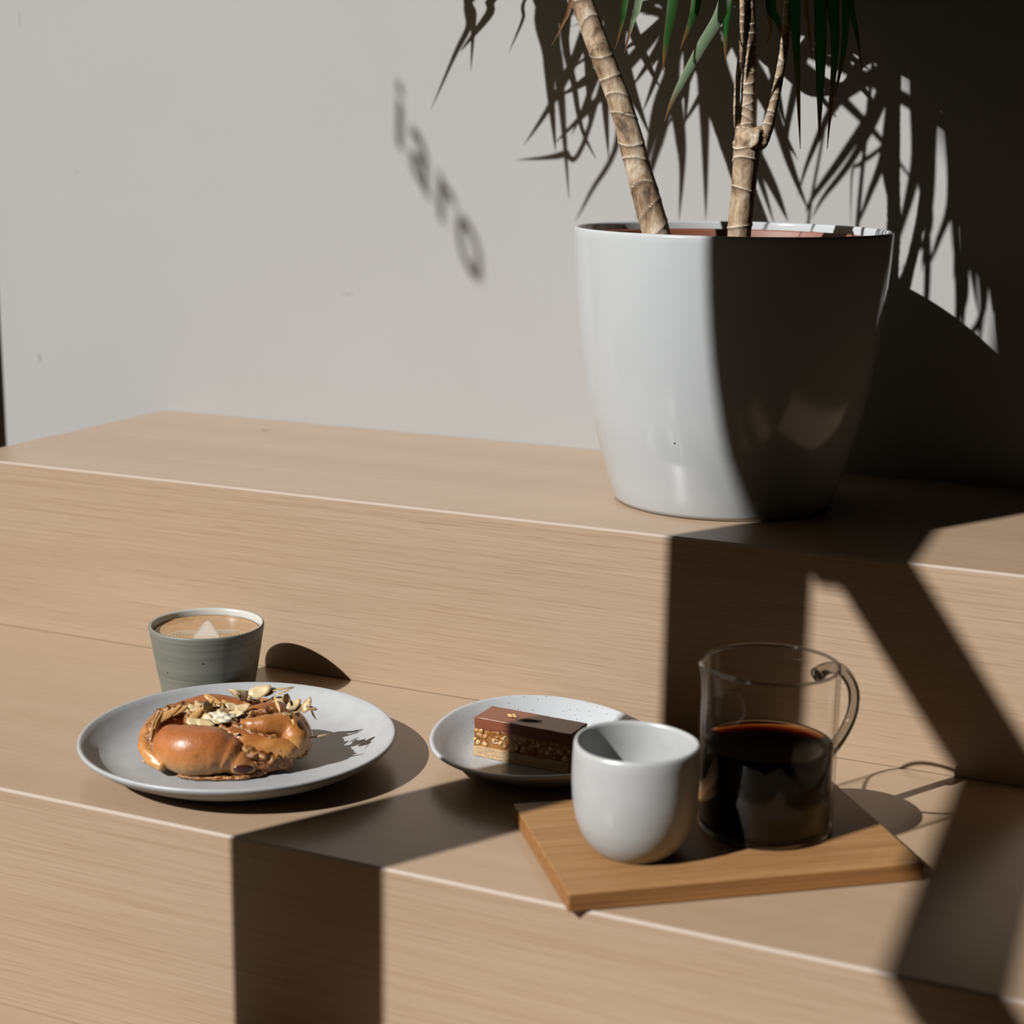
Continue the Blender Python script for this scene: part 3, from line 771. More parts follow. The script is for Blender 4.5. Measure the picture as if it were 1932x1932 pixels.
# ---------------------------------------------------------------- grey cup with latte
def m_greycup():
    g = N('sage_grey_clay')
    br = g.noise(g.coord((5, 5, 260)), 1.0, 3, 0.6)
    br2 = g.noise(g.coord((14, 14, 900)), 1.0, 2, 0.6)
    c = g.mix(g.ramp(br, [(0.35, 0.0), (0.68, 1.0)]), (0.165, 0.175, 0.150), (0.245, 0.245, 0.205))
    c = g.mix(g.ramp(br2, [(0.55, 0.0), (0.75, 0.5)]), c, (0.29, 0.27, 0.225))
    c = speckle(g, c, (0.02, 0.018, 0.015), 190, 0.20, 0.80)
    g.col(c); g.set(Roughness=0.5); g.bump(br2, 0.15, 0.0005)
    return g.m
CUPIN = m_glazed('pale_glaze', (0.66, 0.65, 0.61), 0.25)
cup = thing('coffee_cup', 'small grey-green speckled ceramic cup behind the pastry plate', 'cup', (0.3175, -0.0860, 0.0))
lathe('cup_body', m_greycup(), [(0, 0.002), (0.026, 0.002), (0.028, 0), (0.0330, 0.0), (0.0347, 0.0015), (0.0362, 0.008), (0.0395, 0.026), (0.0425, 0.045), (0.0446, 0.0582), (0.0446, 0.0595), (0.0441, 0.0602), (0.0434, 0.0603)], cup, 96)
lathe('glazed_interior', CUPIN, [(0.0434, 0.0603), (0.0425, 0.0600), (0.0419, 0.0590), (0.0414, 0.0555), (0.037, 0.025), (0.033, 0.008), (0.028, 0.005), (0, 0.0048)], cup, 96)
gl_ = N('latte_crema')
lc = gl_.noise(gl_.coord((60, 60, 1)), 1.0, 4, 0.6, 1.5)
gl_.col(gl_.ramp(lc, [(0.3, (0.46, 0.245, 0.10)), (0.7, (0.60, 0.37, 0.185))])); gl_.set(Roughness=0.25)
LATTE = gl_.m
FOAM = plain('milk_foam', (0.80, 0.73, 0.64), 0.35)
FOAM2 = plain('milk_foam_thin', (0.70, 0.56, 0.41), 0.32)
lat = thing('latte', 'milky latte with a fern pattern in the grey cup', 'coffee', (0.3175, -0.0860, 0.0100), math.radians(33))
lathe('crema', LATTE, [(0, 0), (0.030, 0), (0.0335, 0.012), (0.0398, 0.0440), (0.0406, 0.0453), (0.0396, 0.0448), (0.034, 0.0446), (0, 0.0446)], lat, 72)
def poly_flat(name, m, polys, z, parent):
    bm = bmesh.new()
    for poly in polys:
        vs = [bm.verts.new((x, y, z)) for x, y in poly]; f = bm.faces.new(vs)
    ext = bmesh.ops.extrude_face_region(bm, geom=bm.faces[:])
    for v in ext['geom']:
        if isinstance(v, bmesh.types.BMVert): v.co.z -= 0.0002
    bmesh.ops.triangulate(bm, faces=bm.faces[:])
    return link(name, to_mesh(bm, name, False), m, parent)
# fern drawn in milk foam: pointed at the far side, rippled lobes toward the near rim
def arc_band(cx, cy, rx, ry, a0, a1, t0, n=22):
    o1 = []; o2 = []
    for i in range(n + 1):
        a = a0 + (a1-a0)*i/n; th = t0 * (0.30 + 0.70*math.sin(PI*i/n))
        o1.append((cx + rx*math.cos(a), cy + ry*math.sin(a))); o2.append((cx + (rx-th)*math.cos(a), cy + (ry-th)*math.sin(a)))
    return [[o1[i], o1[i+1], o2[i+1], o2[i]] for i in range(n)]
def quads_flat(name, m, quads, z, parent, t=0.00018):
    bm = bmesh.new()
    for q in quads:
        vs = [bm.verts.new((x, y, z)) for x, y in q]
        f = bm.faces.new(vs); f.normal_update()
        if f.normal.z < 0: f.normal_flip()
    me = bpy.data.meshes.new(name); bm.to_mesh(me); bm.free()
    return link(name, me, m, parent)
quads = []
nL = 13
for k in range(nL):
    y = 0.0225 - k*0.0033
    wd = 0.0020 + 0.0090*(k/(nL-1))**0.85
    for sg in (-1, 1):
        for (xa, ya), (xb, yb) in (((0, 0.0020), (0.55, 0.0010)), ((0.55, 0.0010), (1.0, -0.0020))):
            q = [(sg*xa*wd, y+ya), (sg*xb*wd, y+yb), (sg*xb*wd, y+yb-(0.0022 if xb < 1 else 0.0010)), (sg*xa*wd, y+ya-0.0026)]
            quads.append(q)
quads_flat('foam_fern', FOAM, quads, 0.0449, lat)
quads_flat('foam_bed', FOAM2, [[(0, 0.0225), (-0.0096, -0.020), (0.0096, -0.020), (0.0, 0.0222)], [(-0.0096, -0.020), (-0.012, -0.033), (0.012, -0.033), (0.0096, -0.020)]], 0.04485, lat)
quads = []
for sg in (-1, 1):
    for k in range(6):
        r = 0.0035 + k*0.0022
        a0, a1 = (math.radians(15), math.radians(195)) if sg < 0 else (math.radians(-15), math.radians(165))
        quads += arc_band(sg*(0.0125 + k*0.0005), -0.0150, r, r*0.95, a0, a1, 0.0016)
quads_flat('foam_ripple', FOAM2, quads, 0.0448, lat)

# ---------------------------------------------------------------- large plate
def m_plate():
    g = N('white_stoneware')
    b = g.noise(g.coord(), 60, 5, 0.6)
    g.col(g.mix(g.ramp(b, [(0.35, 0.0), (0.7, 1.0)]), (0.52, 0.528, 0.545), (0.465, 0.47, 0.48))); g.set(Roughness=0.42)
    g.bump(b, 0.12, 0.001)
    return g.m
def wavy(a1, p1, a2, p2, zr, r_ref):
    def f(t, r, z):
        k = (r / r_ref) ** 2
        return (r * (1 + k*(a1*math.cos(2*t + p1) + a2*math.cos(3*t + p2))), z + (z*zr*k*math.cos(2*t + p2 + 0.7) if z > 0.004 else 0))
    return f
PLX, PLY = 0.4190, -0.1965
plate = thing('dinner_plate', 'large round white stoneware plate under the almond bun', 'plate', (PLX, PLY, 0))
lathe('plate_body', m_plate(), [(0, 0.0012), (0.062, 0.0012), (0.066, 0.0), (0.070, 0.0002), (0.074, 0.0016), (0.090, 0.0065), (0.103, 0.0130), (0.1095, 0.0180), (0.1112, 0.0205), (0.1110, 0.0218), (0.1100, 0.0224), (0.1085, 0.0218), (0.1055, 0.0190), (0.098, 0.0125), (0.089, 0.0080), (0.078, 0.0062), (0.05, 0.0056), (0, 0.0055)], plate, 128, wavy(0.006, 2.4, 0.004, 1.0, 0.02, 0.11))

# ---------------------------------------------------------------- small speckled plate
g = N('speckled_bluish_glaze')
g.col(speckle(g, (0.62, 0.64, 0.675), (0.05, 0.045, 0.05), 420, 0.20, 0.72)); g.set(Roughness=0.25)
SPX, SPY = 0.6136, -0.1053
sp = thing('side_plate', 'small bluish-white plate with dark speckles and upturned rim under the chocolate slice', 'plate', (SPX, SPY, 0))
lathe('plate_body', g.m, [(0, 0.0010), (0.040, 0.0010), (0.043, 0.0), (0.047, 0.0003), (0.058, 0.0052), (0.072, 0.0130), (0.0805, 0.0185), (0.0825, 0.0204), (0.0822, 0.0218), (0.0808, 0.0222), (0.0790, 0.0212), (0.0710, 0.0150), (0.062, 0.0082), (0.053, 0.0052), (0.03, 0.0046), (0, 0.0045)], sp, 128, wavy(0.026, 2.6, 0.014, 0.4, 0.10, 0.082))

# ---------------------------------------------------------------- chocolate slice
def m_choc():
    g = N('milk_chocolate'); b = g.noise(g.coord(), 220, 3, 0.6)
    g.col(g.ramp(b, [(0.3, (0.25, 0.070, 0.032)), (0.7, (0.285, 0.085, 0.042))])); g.set(Roughness=0.33); g.bump(b, 0.08, 0.0006); return g.m
def m_caramel():
    g = N('caramel_nut'); b = g.noise(g.coord(), 190, 4, 0.65, 0.6)
    g.col(g.ramp(b, [(0.30, (0.13, 0.038, 0.008)), (0.50, (0.40, 0.155, 0.036)), (0.70, (0.66, 0.34, 0.11))])); g.set(Roughness=0.28); g.bump(b, 0.5, 0.0025); return g.m
def m_biscuit():
    g = N('biscuit'); b = g.noise(g.coord(), 420, 4, 0.65)
    g.col(g.ramp(b, [(0.3, (0.52, 0.33, 0.165)), (0.7, (0.72, 0.51, 0.30))])); g.set(Roughness=0.85); g.bump(b, 0.6, 0.002); return g.m
CHOC, CARA, BISC = m_choc(), m_caramel(), m_biscuit()
NUT = plain('nut_flesh', (0.72, 0.46, 0.20), 0.5)
NUTD = plain('nut_roasted', (0.52, 0.24, 0.07), 0.4)
sl = thing('chocolate_slice', 'three layer chocolate caramel slice on the small speckled plate', 'cake', (0.6060, -0.1120, 0.0046), math.radians(-3))
sl.scale = (1, 1, 0.9)
HX, HY = 0.0378, 0.0134
def rough_box(name, m, b, parent, cuts, amp, freq, bev=0.0008, seed=0.0):
    bm = box_bm(*b)
    bmesh.ops.subdivide_edges(bm, edges=bm.edges[:], cuts=cuts, use_grid_fill=True)
    bm.normal_update()
    for v in bm.verts:
        d = noise.noise_vector(v.co*freq + Vector((seed, 0, 0)))*amp + noise.noise_vector(v.co*freq*2.7)*amp*0.5
        v.co += d
    return link(name, to_mesh(bm, name), m, parent)
rough_box('biscuit_base', BISC, (-HX-0.0004, HX+0.0004, -HY-0.0006, HY+0.0006, 0.0004, 0.0088), sl, 22, 0.0006, 260)
cara = rough_box('caramel_layer', CARA, (-HX+0.0002, HX-0.0002, -HY+0.0004, HY-0.0004, 0.0082, 0.0236), sl, 24, 0.0011, 200, seed=3)
bm = box_bm(-HX, HX, -HY, HY, 0.0230, 0.0325, 0.0007, 3)
bmesh.ops.subdivide_edges(bm, edges=[e for e in bm.edges if e.calc_length() > 0.004], cuts=14, use_grid_fill=True)
for v in bm.verts:
    if v.co.z < 0.024: v.co.z += 0.0009*noise.noise(v.co*240)
    if abs(v.co.y) > HY*0.97 or abs(v.co.x) > HX*0.985: v.co += noise.noise_vector(v.co*330)*0.00035
link('chocolate_layer', to_mesh(bm, 'chocolate_layer'), CHOC, sl)
def nugget(seed, r):
    bm = bmesh.new(); bmesh.ops.create_icosphere(bm, subdivisions=2, radius=r)
    for v in bm.verts: v.co *= 1 + 0.35*noise.noise(v.co/r*1.1 + Vector((seed*3.1, 0, 0)))
    return to_mesh(bm, 'nut_piece')
nug = [nugget(i, 0.0024) for i in range(5)]
for i in range(5): nug[i].materials.append(NUT if i % 2 else NUTD)
rs = random.Random(4)
for i in range(46):
    me = nug[rs.randrange(5)]
    o = link('nut_piece', me, None, cara)
    o.location = (rs.uniform(-HX, HX), -HY + 0.0007, rs.uniform(0.0105, 0.0215))
    s = rs.uniform(0.45, 1.05); o.scale = (s, 0.6*s, s*rs.uniform(0.7, 1)); o.rotation_euler = (rs.uniform(-.3, .3), rs.uniform(0, 6), rs.uniform(-.3, .3))
for i in range(8):
    o = link('nut_piece', nug[rs.randrange(5)], None, cara)
    o.location = (-HX + 0.0006, rs.uniform(-HY, HY)*0.9, rs.uniform(0.0105, 0.0215)); s = rs.uniform(0.5, 1.0); o.scale = (0.6*s, s, s)
# walnut crumb and herb sprig on top
for i, (dx, dy, s) in enumerate(((0, 0, 1.0), (0.0026, 0.001, 0.8), (-0.0022, 0.0012, 0.7), (0.0008, 0.0026, 0.75), (0.0045, -0.0006, 0.5))):
    o = link('nut_crumb', nug[1 + 2*(i % 2)], None, sl); o.location = (-0.0150+dx, -0.0010+dy, 0.0333); o.scale = (s*0.95, s*0.8, s*0.55); o.rotation_euler = (0, 0, i*1.3)
HERB = plain('dried_herb', (0.155, 0.135, 0.075), 0.7)
bm = tube_bm([Vector((-0.0068, -0.0030, 0.0328)), Vector((-0.001, -0.0018, 0.0334)), Vector((0.0045, -0.0012, 0.0332)), Vector((0.0085, 0.0006, 0.0330))], [0.0004, 0.0006, 0.0007, 0.0003], 6)
for a, b in (((-0.0075, -0.0058), (0.0045, -0.0012)), ((-0.0020, -0.0042), (0.0060, -0.0006))):
    tube_bm([Vector((a[0], a[1], 0.0328)), Vector(((a[0]+b[0])/2, (a[1]+b[1])/2-0.0002, 0.0333)), Vector((b[0], b[1], 0.0331))], [0.0002, 0.0006, 0.0003], 6, bm=bm)
o = link('herb_sprig', to_mesh(bm, 'herb_sprig'), HERB, sl); o['label'] = 'dry grey-green herb sprig'

# ---------------------------------------------------------------- serving board
bx0, by0 = 0.7205, -0.3182
ang = math.atan2(-0.1837+0.3182, 0.8963-0.7205)
bd = thing('serving_board', 'oiled oak serving board under the white cup and jug', 'board', (bx0, by0, 0), ang)
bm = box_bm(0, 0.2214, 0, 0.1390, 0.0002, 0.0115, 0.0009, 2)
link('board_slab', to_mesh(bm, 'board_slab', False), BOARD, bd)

# ---------------------------------------------------------------- white cup
g = N('matt_white_glaze')
wv = g.noise(g.coord((3, 3, 190)), 1.0, 2, 0.5)
g.col(g.mix(g.ramp(g.noise(g.coord(), 90, 4, 0.6), [(0.35, 0.0), (0.7, 1.0)]), (0.56, 0.565, 0.57), (0.53, 0.53, 0.525))); g.set(Roughness=0.33)
g.bump(wv, 0.10, 0.0012)
wc = thing('tumbler_cup', 'rounded white handleless ceramic cup on the wooden board', 'cup', (0.7318, -0.2420, 0.0115))
lathe('cup_body', g.m, [(0, 0.0015), (0.0185, 0.0015), (0.0200, 0.0), (0.0225, 0.0002), (0.0248, 0.0022), (0.0290, 0.0068), (0.0330, 0.0135), (0.0360, 0.0225), (0.0378, 0.0330), (0.0385, 0.0435), (0.0385, 0.0525), (0.0383, 0.0610), (0.0380, 0.0668), (0.0374, 0.0690), (0.0363, 0.0696), (0.0352, 0.0690), (0.0347, 0.0672), (0.0347, 0.0560), (0.0344, 0.0420), (0.0325, 0.0250), (0.027, 0.0125), (0.018, 0.0070), (0, 0.0058)], wc, 96,
      lambda t, r, z: (r*(1 + 0.006*math.cos(2*t+0.5) + 0.004*math.cos(5*t + z*60)), z + (0.0005*math.cos(2*t+1.0) if z > 0.05 else 0)))

# ---------------------------------------------------------------- glass jug with black coffee
JX, JY, JZ = 0.7925, -0.1690, 0.0115
JUG = m_thin_glass('jug_glass', (0.992, 0.992, 0.985), (0.60, 0.55, 0.49), 0.025, 0.5)
def m_solid_glass():
    g = N('handle_glass'); g.col((0.95, 0.94, 0.92)); g.set(Roughness=0.03, IOR=1.46); g.b.inputs['Transmission Weight'].default_value = 1.0; return g.m
ROD = m_solid_glass()
jug = thing('glass_jug', 'clear glass jug with loop handle and pouring lip on the board', 'jug', (JX, JY, JZ))
SP_A = math.radians(24.1 + 188)       # lip points left and slightly forward
def lip(t, r, z):
    d = (t - SP_A + PI) % (2*PI) - PI
    k = math.exp(-(d/0.24)**2) * max(0, (z - 0.085)/0.0215)**1.6
    n_ = 0.008*math.exp(-((abs(d)-0.55)/0.25)**2) * max(0, (z - 0.085)/0.0215)**1.5
    return (r*(1 + 0.075*k - n_), z + 0.0010*k)
JR = 0.0427
lathe('jug_body', JUG, [(0, 0.0), (JR-0.004, 0.0), (JR-0.0012, 0.0008), (JR, 0.0030), (JR, 0.03), (JR, 0.06), (JR, 0.085), (JR, 0.092), (JR, 0.098), (JR, 0.102), (JR+0.0001, 0.1050), (JR-0.0001, 0.1062), (JR-0.0010, 0.1065), (JR-0.0017, 0.1060), (JR-0.0019, 0.1045), (JR-0.0019, 0.102), (JR-0.0019, 0.098), (JR-0.0019, 0.092), (JR-0.0019, 0.085), (JR-0.0019, 0.06), (JR-0.0019, 0.0055), (JR-0.0045, 0.0032), (0, 0.0030)], jug, 96, lip)
# fused rim bead, base ring
rim = []
for i in range(97):
    t = 2*PI*i/96; R, Z = lip(t, JR-0.0009, 0.1058); rim.append(Vector((R*math.cos(t), R*math.sin(t), Z)))
link('rim_bead', to_mesh(tube_bm(rim, [0.00105]*97, 8), 'rim_bead', weld=True), ROD, jug)
base = [Vector(((JR-0.0018)*math.cos(2*PI*i/96), (JR-0.0018)*math.sin(2*PI*i/96), 0.0014)) for i in range(97)]
link('base_ring', to_mesh(tube_bm(base, [0.0014]*97, 8), 'base_ring', weld=True), ROD, jug)
ha = math.radians(24.1 + 38)
hd = Vector((math.cos(ha), math.sin(ha), 0))
hp = [(JR-0.0005, 0.0905), (JR+0.010, 0.0935), (JR+0.024, 0.0890), (JR+0.0355, 0.0745), (JR+0.0360, 0.0585), (JR+0.0265, 0.0440), (JR+0.012, 0.0335), (JR-0.0005, 0.0290)]
bm = tube_bm(cat_rom([hd*r + Vector((0, 0, z)) for r, z in hp], 8), interp([0.0052, 0.0042, 0.0039, 0.0038, 0.0038, 0.0038, 0.0040, 0.0052], 8), 20)
link('handle', to_mesh(bm, 'handle'), ROD, jug)
gc = N('black_coffee')
gc.t.nodes.remove(gc.b)
rf = gc.n('ShaderNodeBsdfGlass'); rf.inputs['IOR'].default_value = 1.2; rf.inputs['Roughness'].default_value = 0.0
va = gc.n('ShaderNodeVolumeAbsorption'); va.inputs['Color'].default_value = (0.72, 0.44, 0.10, 1); va.inputs['Density'].default_value = 1150
gc.l(rf.outputs[0], gc.out.inputs['Surface']); gc.l(va.outputs[0], gc.out.inputs['Volume'])
cof = thing('black_coffee', 'dark filter coffee filling the lower half of the glass jug', 'coffee', (JX, JY, JZ + 0.0034))
CRr = JR - 0.0022
lathe('coffee_body', gc.m, [(0, 0), (CRr-0.004, 0), (CRr-0.001, 0.001), (CRr, 0.004), (CRr, 0.03), (CRr, 0.0510), (CRr-0.0002, 0.0525), (CRr-0.0006, 0.0520), (CRr-0.0014, 0.0506), (CRr-0.0034, 0.0494), (CRr-0.007, 0.0488), (0, 0.0488)], cof, 96)

# ---------------------------------------------------------------- almond bun
def m_dough(name, top, mid, low, rough=0.38):
    g = N(name)
    tc = g.n('ShaderNodeTexCoord'); sx = g.n('ShaderNodeSeparateXYZ'); g.l(tc.outputs['Object'], sx.inputs[0])
    nz = g.noise(g.coord(), 75, 4, 0.6)
    ad = g.n('ShaderNodeMath', operation='MULTIPLY_ADD'); ad.inputs[1].default_value = 0.022; g.l(nz, ad.inputs[0]); g.l(sx.outputs[2], ad.inputs[2])
    mr = g.n('ShaderNodeMapRange'); mr.inputs['From Min'].default_value = 0.013; mr.inputs['From Max'].default_value = 0.048; g.l(ad.outputs[0], mr.inputs['Value'])
    c = g.ramp(mr.outputs[0], [(0.0, low), (0.35, mid), (0.75, top), (1.0, tuple(x*0.75 for x in top))])
    b2 = g.noise(g.coord(), 170, 4, 0.6)
    c = g.mix(g.ramp(b2, [(0.60, 0.0), (0.74, 0.55)]), c, tuple(x*0.5 for x in top))
    g.col(c); g.set(Roughness=rough)
    g.b.inputs['Coat Weight'].default_value = 0.22; g.b.inputs['Coat Roughness'].default_value = 0.16
    g.bump(g.noise(g.coord(), 150, 5, 0.7), 0.30, 0.0022)
    return g.m
DOUGH = m_dough('baked_dough', (0.50, 0.155, 0.042), (0.70, 0.285, 0.085), (0.80, 0.49, 0.21))
DOUGH2 = m_dough('baked_dough_golden', (0.58, 0.21, 0.048), (0.78, 0.42, 0.125), (0.84, 0.57, 0.27), 0.35)
DOUGH3 = m_dough('baked_dough_streaked', (0.42, 0.125, 0.028), (0.74, 0.35, 0.10), (0.80, 0.47, 0.20), 0.3)
def m_fill():
    g = N('nut_filling'); b = g.noise(g.coord(), 330, 4, 0.65, 0.5)
    g.col(g.ramp(b, [(0.34, (0.055, 0.015, 0.005)), (0.48, (0.30, 0.095, 0.020)), (0.66, (0.70, 0.36, 0.11))])); g.set(Roughness=0.3)
    g.bump(b, 0.6, 0.002); return g.m
FILL = m_fill()
def m_alm(name, c, e):
    g = N(name); tc = g.n('ShaderNodeTexCoord')
    b = g.noise(g.coord(), 260, 3, 0.6)
    g.col(g.mix(g.ramp(b, [(0.35, 0.0), (0.7, 1.0)]), c, e)); g.set(Roughness=0.45); return g.m
ALM = [m_alm('almond_pale', (0.80, 0.64, 0.38), (0.72, 0.50, 0.24)), m_alm('almond_toasted', (0.72, 0.42, 0.15), (0.62, 0.30, 0.09)), m_alm('almond_skin', (0.74, 0.52, 0.25), (0.30, 0.14, 0.055))]
ICING = plain('pearl_cream', (0.82, 0.74, 0.54), 0.5)
bun = thing('almond_bun', 'golden knotted bun topped with flaked almonds on the large white plate', 'pastry', (0.4096, -0.1973, 0.0058), math.radians(24.1))
def strand(pts, radii, m, seed, name='dough_strand', seg=26, flat=(1, 1), rough=0.05, freq=45, n=12):
    path = cat_rom(pts, n); rad = interp(radii, n)
    # rounded ends
    k0 = path[0] - (path[1]-path[0]).normalized()*rad[0]*0.6; k1 = path[-1] + (path[-1]-path[-2]).normalized()*rad[-1]*0.6
    path = [k0] + path + [k1]; rad = [rad[0]*0.35] + rad + [rad[-1]*0.35]
    bm = tube_bm(path, rad, seg, lambda i, a, p: 1 + rough*noise.noise(Vector((math.cos(a)*1.3 + seed, math.sin(a)*1.3, 0)) + p*freq), flat=flat)
    for v in bm.verts:
        if v.co.z < 0.0002: v.co.z = 0.0002
    bmesh.ops.smooth_vert(bm, verts=bm.verts, factor=0.5, use_axis_x=True, use_axis_y=True, use_axis_z=True)
    me = to_mesh(bm, name)
    o = link(name, me, m, bun)
    md = o.modifiers.new('subdivision', 'SUBSURF'); md.levels = 1; md.render_levels = 1
    return o
# hidden heart of the knot
strand([(-0.034, -0.014, 0.011), (0, -0.012, 0.013), (0.038, -0.012, 0.011)], [0.016, 0.0215, 0.016], FILL, 1, 'dough_core', flat=(1.75, 0.62))
# big smooth front lobe
strand([(-0.0345, -0.026, 0.0205), (-0.0290, -0.038, 0.0180), (-0.0165, -0.0450, 0.0180), (-0.0030, -0.0450, 0.0176), (0.0075, -0.0450, 0.0145), (0.0150, -0.0460, 0.0105), (0.0250, -0.0470, 0.0058)],
       [0.0105, 0.0160, 0.0180, 0.0172, 0.0140, 0.0100, 0.0052], DOUGH, 2)
# right lobe widening over the braid
strand([(0.0150, -0.0260, 0.0305), (0.0230, -0.0290, 0.0305), (0.0330, -0.0270, 0.0300), (0.0450, -0.0225, 0.0275), (0.0515, -0.0260, 0.0215), (0.0520, -0.0300, 0.0120)],
       [0.0035, 0.0055, 0.0078, 0.0102, 0.0100, 0.0070], DOUGH2, 5)
# low golden strand streaked with filling
strand([(0.0070, -0.0350, 0.0270), (0.0180, -0.0365, 0.0222), (0.0310, -0.0365, 0.0180), (0.0450, -0.0340, 0.0150), (0.0520, -0.0290, 0.0140)],
       [0.0055, 0.0075, 0.0085, 0.0085, 0.0060], DOUGH3, 9, rough=0.12, freq=130)
# back left arch
strand([(-0.0520, -0.022, 0.0110), (-0.0505, -0.010, 0.0175), (-0.0430, 0.002, 0.0225), (-0.0300, 0.012, 0.0250), (-0.0150, 0.018, 0.0270), (0.0010, 0.019, 0.0250), (0.0120, 0.018, 0.0220)],
       [0.0070, 0.0082, 0.0090, 0.0095, 0.0098, 0.0092, 0.0080], DOUGH, 12)
# inner roll at the back
strand([(0.0120, -0.0100, 0.0270), (0.0220, -0.0060, 0.0300), (0.0330, -0.0010, 0.0300), (0.0430, 0.0010, 0.0250)],
       [0.0062, 0.0075, 0.0078, 0.0060], DOUGH, 17)
# outer strand at the back right
strand([(0.0050, 0.0180, 0.0220), (0.0250, 0.0180, 0.0235), (0.0430, 0.0090, 0.0200), (0.0530, -0.0070, 0.0150), (0.0535, -0.0230, 0.0090)],
       [0.0090, 0.0105, 0.0100, 0.0085, 0.0065], DOUGH2, 23)
# pale left tuck
strand([(-0.0520, -0.0250, 0.0200), (-0.0505, -0.0340, 0.0160), (-0.0445, -0.0430, 0.0115), (-0.0355, -0.0500, 0.0075)],
       [0.0044, 0.0052, 0.0052, 0.0040], DOUGH3, 31, rough=0.16, freq=120)
# filler dough at the lower right; dark filling colour stands in for its shade
strand([(0.0150, -0.0420, 0.0075), (0.0320, -0.0400, 0.0085), (0.0470, -0.0310, 0.0085)], [0.0070, 0.0080, 0.0080], FILL, 35, rough=0.2, freq=150)
# filling in the folds
def fill(pts, radii, seed): return strand(pts, radii, FILL, seed, 'nut_filling', 18, rough=0.75, freq=330, n=16)
fill([(0.0010, -0.0310, 0.0300), (0.0095, -0.0400, 0.0235), (0.0200, -0.0450, 0.0175), (0.0340, -0.0440, 0.0128), (0.0500, -0.0360, 0.0100)], [0.0032, 0.0044, 0.0046, 0.0046, 0.0034], 41)
fill([(0.0100, -0.0300, 0.0300), (0.0250, -0.0345, 0.0255), (0.0400, -0.0345, 0.0215), (0.0500, -0.0320, 0.0175)], [0.0040, 0.0042, 0.0036, 0.0025], 43)
fill([(-0.0470, -0.0060, 0.0270), (-0.0400, 0.0000, 0.0300), (-0.0300, 0.0030, 0.0310), (-0.0180, 0.0060, 0.0310)], [0.0042, 0.0050, 0.0050, 0.0040], 47)
fill([(-0.0470, -0.0080, 0.0265), (-0.0470, -0.0250, 0.0240), (-0.0445, -0.0370, 0.0190), (-0.0400, -0.0450, 0.0125)], [0.0045, 0.0050, 0.0045, 0.0035], 53)
fill([(0.0060, -0.0180, 0.0295), (0.0180, -0.0190, 0.0315), (0.0300, -0.0150, 0.0340), (0.0400, -0.0110, 0.0330)], [0.0045, 0.0048, 0.0046, 0.0034], 59)
fill([(0.0480, -0.0100, 0.0310), (0.0550, -0.0140, 0.0260), (0.0570, -0.0200, 0.0170), (0.0565, -0.0240, 0.0080)], [0.0030, 0.0030, 0.0030, 0.0028], 61)
fill([(-0.0250, -0.0525, 0.0022), (-0.0100, -0.0560, 0.0018), (0.0050, -0.0550, 0.0018), (0.0200, -0.0530, 0.0022), (0.0330, -0.0440, 0.0030)], [0.0013, 0.0014, 0.0014, 0.0018, 0.0024], 67)
fill([(-0.0250, -0.0150, 0.0280), (-0.0100, -0.0140, 0.0300), (0.0040, -0.0160, 0.0300)], [0.0060, 0.0065, 0.0055], 71)
# caramel seep at the right end of the front lobe
SEEP = plain('caramel_seep', (0.075, 0.020, 0.014), 0.12)
bm = bmesh.new(); bmesh.ops.create_icosphere(bm, subdivisions=3, radius=1)
for v in bm.verts: v.co = Vector((v.co.x*0.0068, v.co.y*0.0026, v.co.z*0.0032))*(1+0.2*noise.noise(v.co*2))
o = link('caramel_seep', to_mesh(bm, 'caramel_seep'), SEEP, bun); o.location = (0.0195, -0.0535, 0.0085); o.rotation_euler = (0.5, 0.15, 0.25)
# pearl cream patch in the middle
bm = bmesh.new(); bmesh.ops.create_icosphere(bm, subdivisions=4, radius=1)
for v in bm.verts:
    k = 1 + 0.35*noise.noise(v.co*2.5 + Vector((5, 1, 0))) + 0.18*noise.noise(v.co*7)
    v.co = Vector((v.co.x*0.0110*k, v.co.y*0.0075*k, v.co.z*0.0042*k))
o = link('cream_patch', to_mesh(bm, 'cream_patch'), ICING, bun); o.location = (0.0010, -0.0230, 0.0335); o.rotation_euler = (-0.15, 0.1, 0)
o['label'] = 'pale cream patch'
# flaked almonds
def flake(seed, L, W, curl):
    bm = bmesh.new(); n = 14; rs2 = random.Random(seed)
    top = []; bot = []
    for r in (0.0, 0.55, 1.0):
        ra = []; rb = []
        for i in range(n):
            a = 2*PI*i/n
            x = math.cos(a)*L*r; y = math.sin(a)*W*r*(1 - 0.35*math.cos(a))
            k = 1 + (0.10*rs2.uniform(-1, 1) if r == 1.0 else 0)
            x *= k; y *= k
            z = curl*(x/L)**2*L + 0.25*curl*(y/W)**2*W
            if r == 0.0:
                if i == 0: ra.append(bm.verts.new((0, 0, 0.00035))); rb.append(bm.verts.new((0, 0, -0.00035)))
            else:
                e = 0.00035 if r < 1 else 0.00012
                ra.append(bm.verts.new((x, y, z+e))); rb.append(bm.verts.new((x, y, z-e)))
        top.append(ra); bot.append(rb)
    for i in range(n):
        j = (i+1) % n
        bm.faces.new((top[0][0], top[1][i], top[1][j])); bm.faces.new((bot[0][0], bot[1][j], bot[1][i]))
        bm.faces.new((top[1][i], top[2][i], top[2][j], top[1][j])); bm.faces.new((bot[1][i], bot[1][j], bot[2][j], bot[2][i]))
        bm.faces.new((top[2][i], bot[2][i], bot[2][j], top[2][j]))
    return to_mesh(bm, 'almond_flake')
FL = []
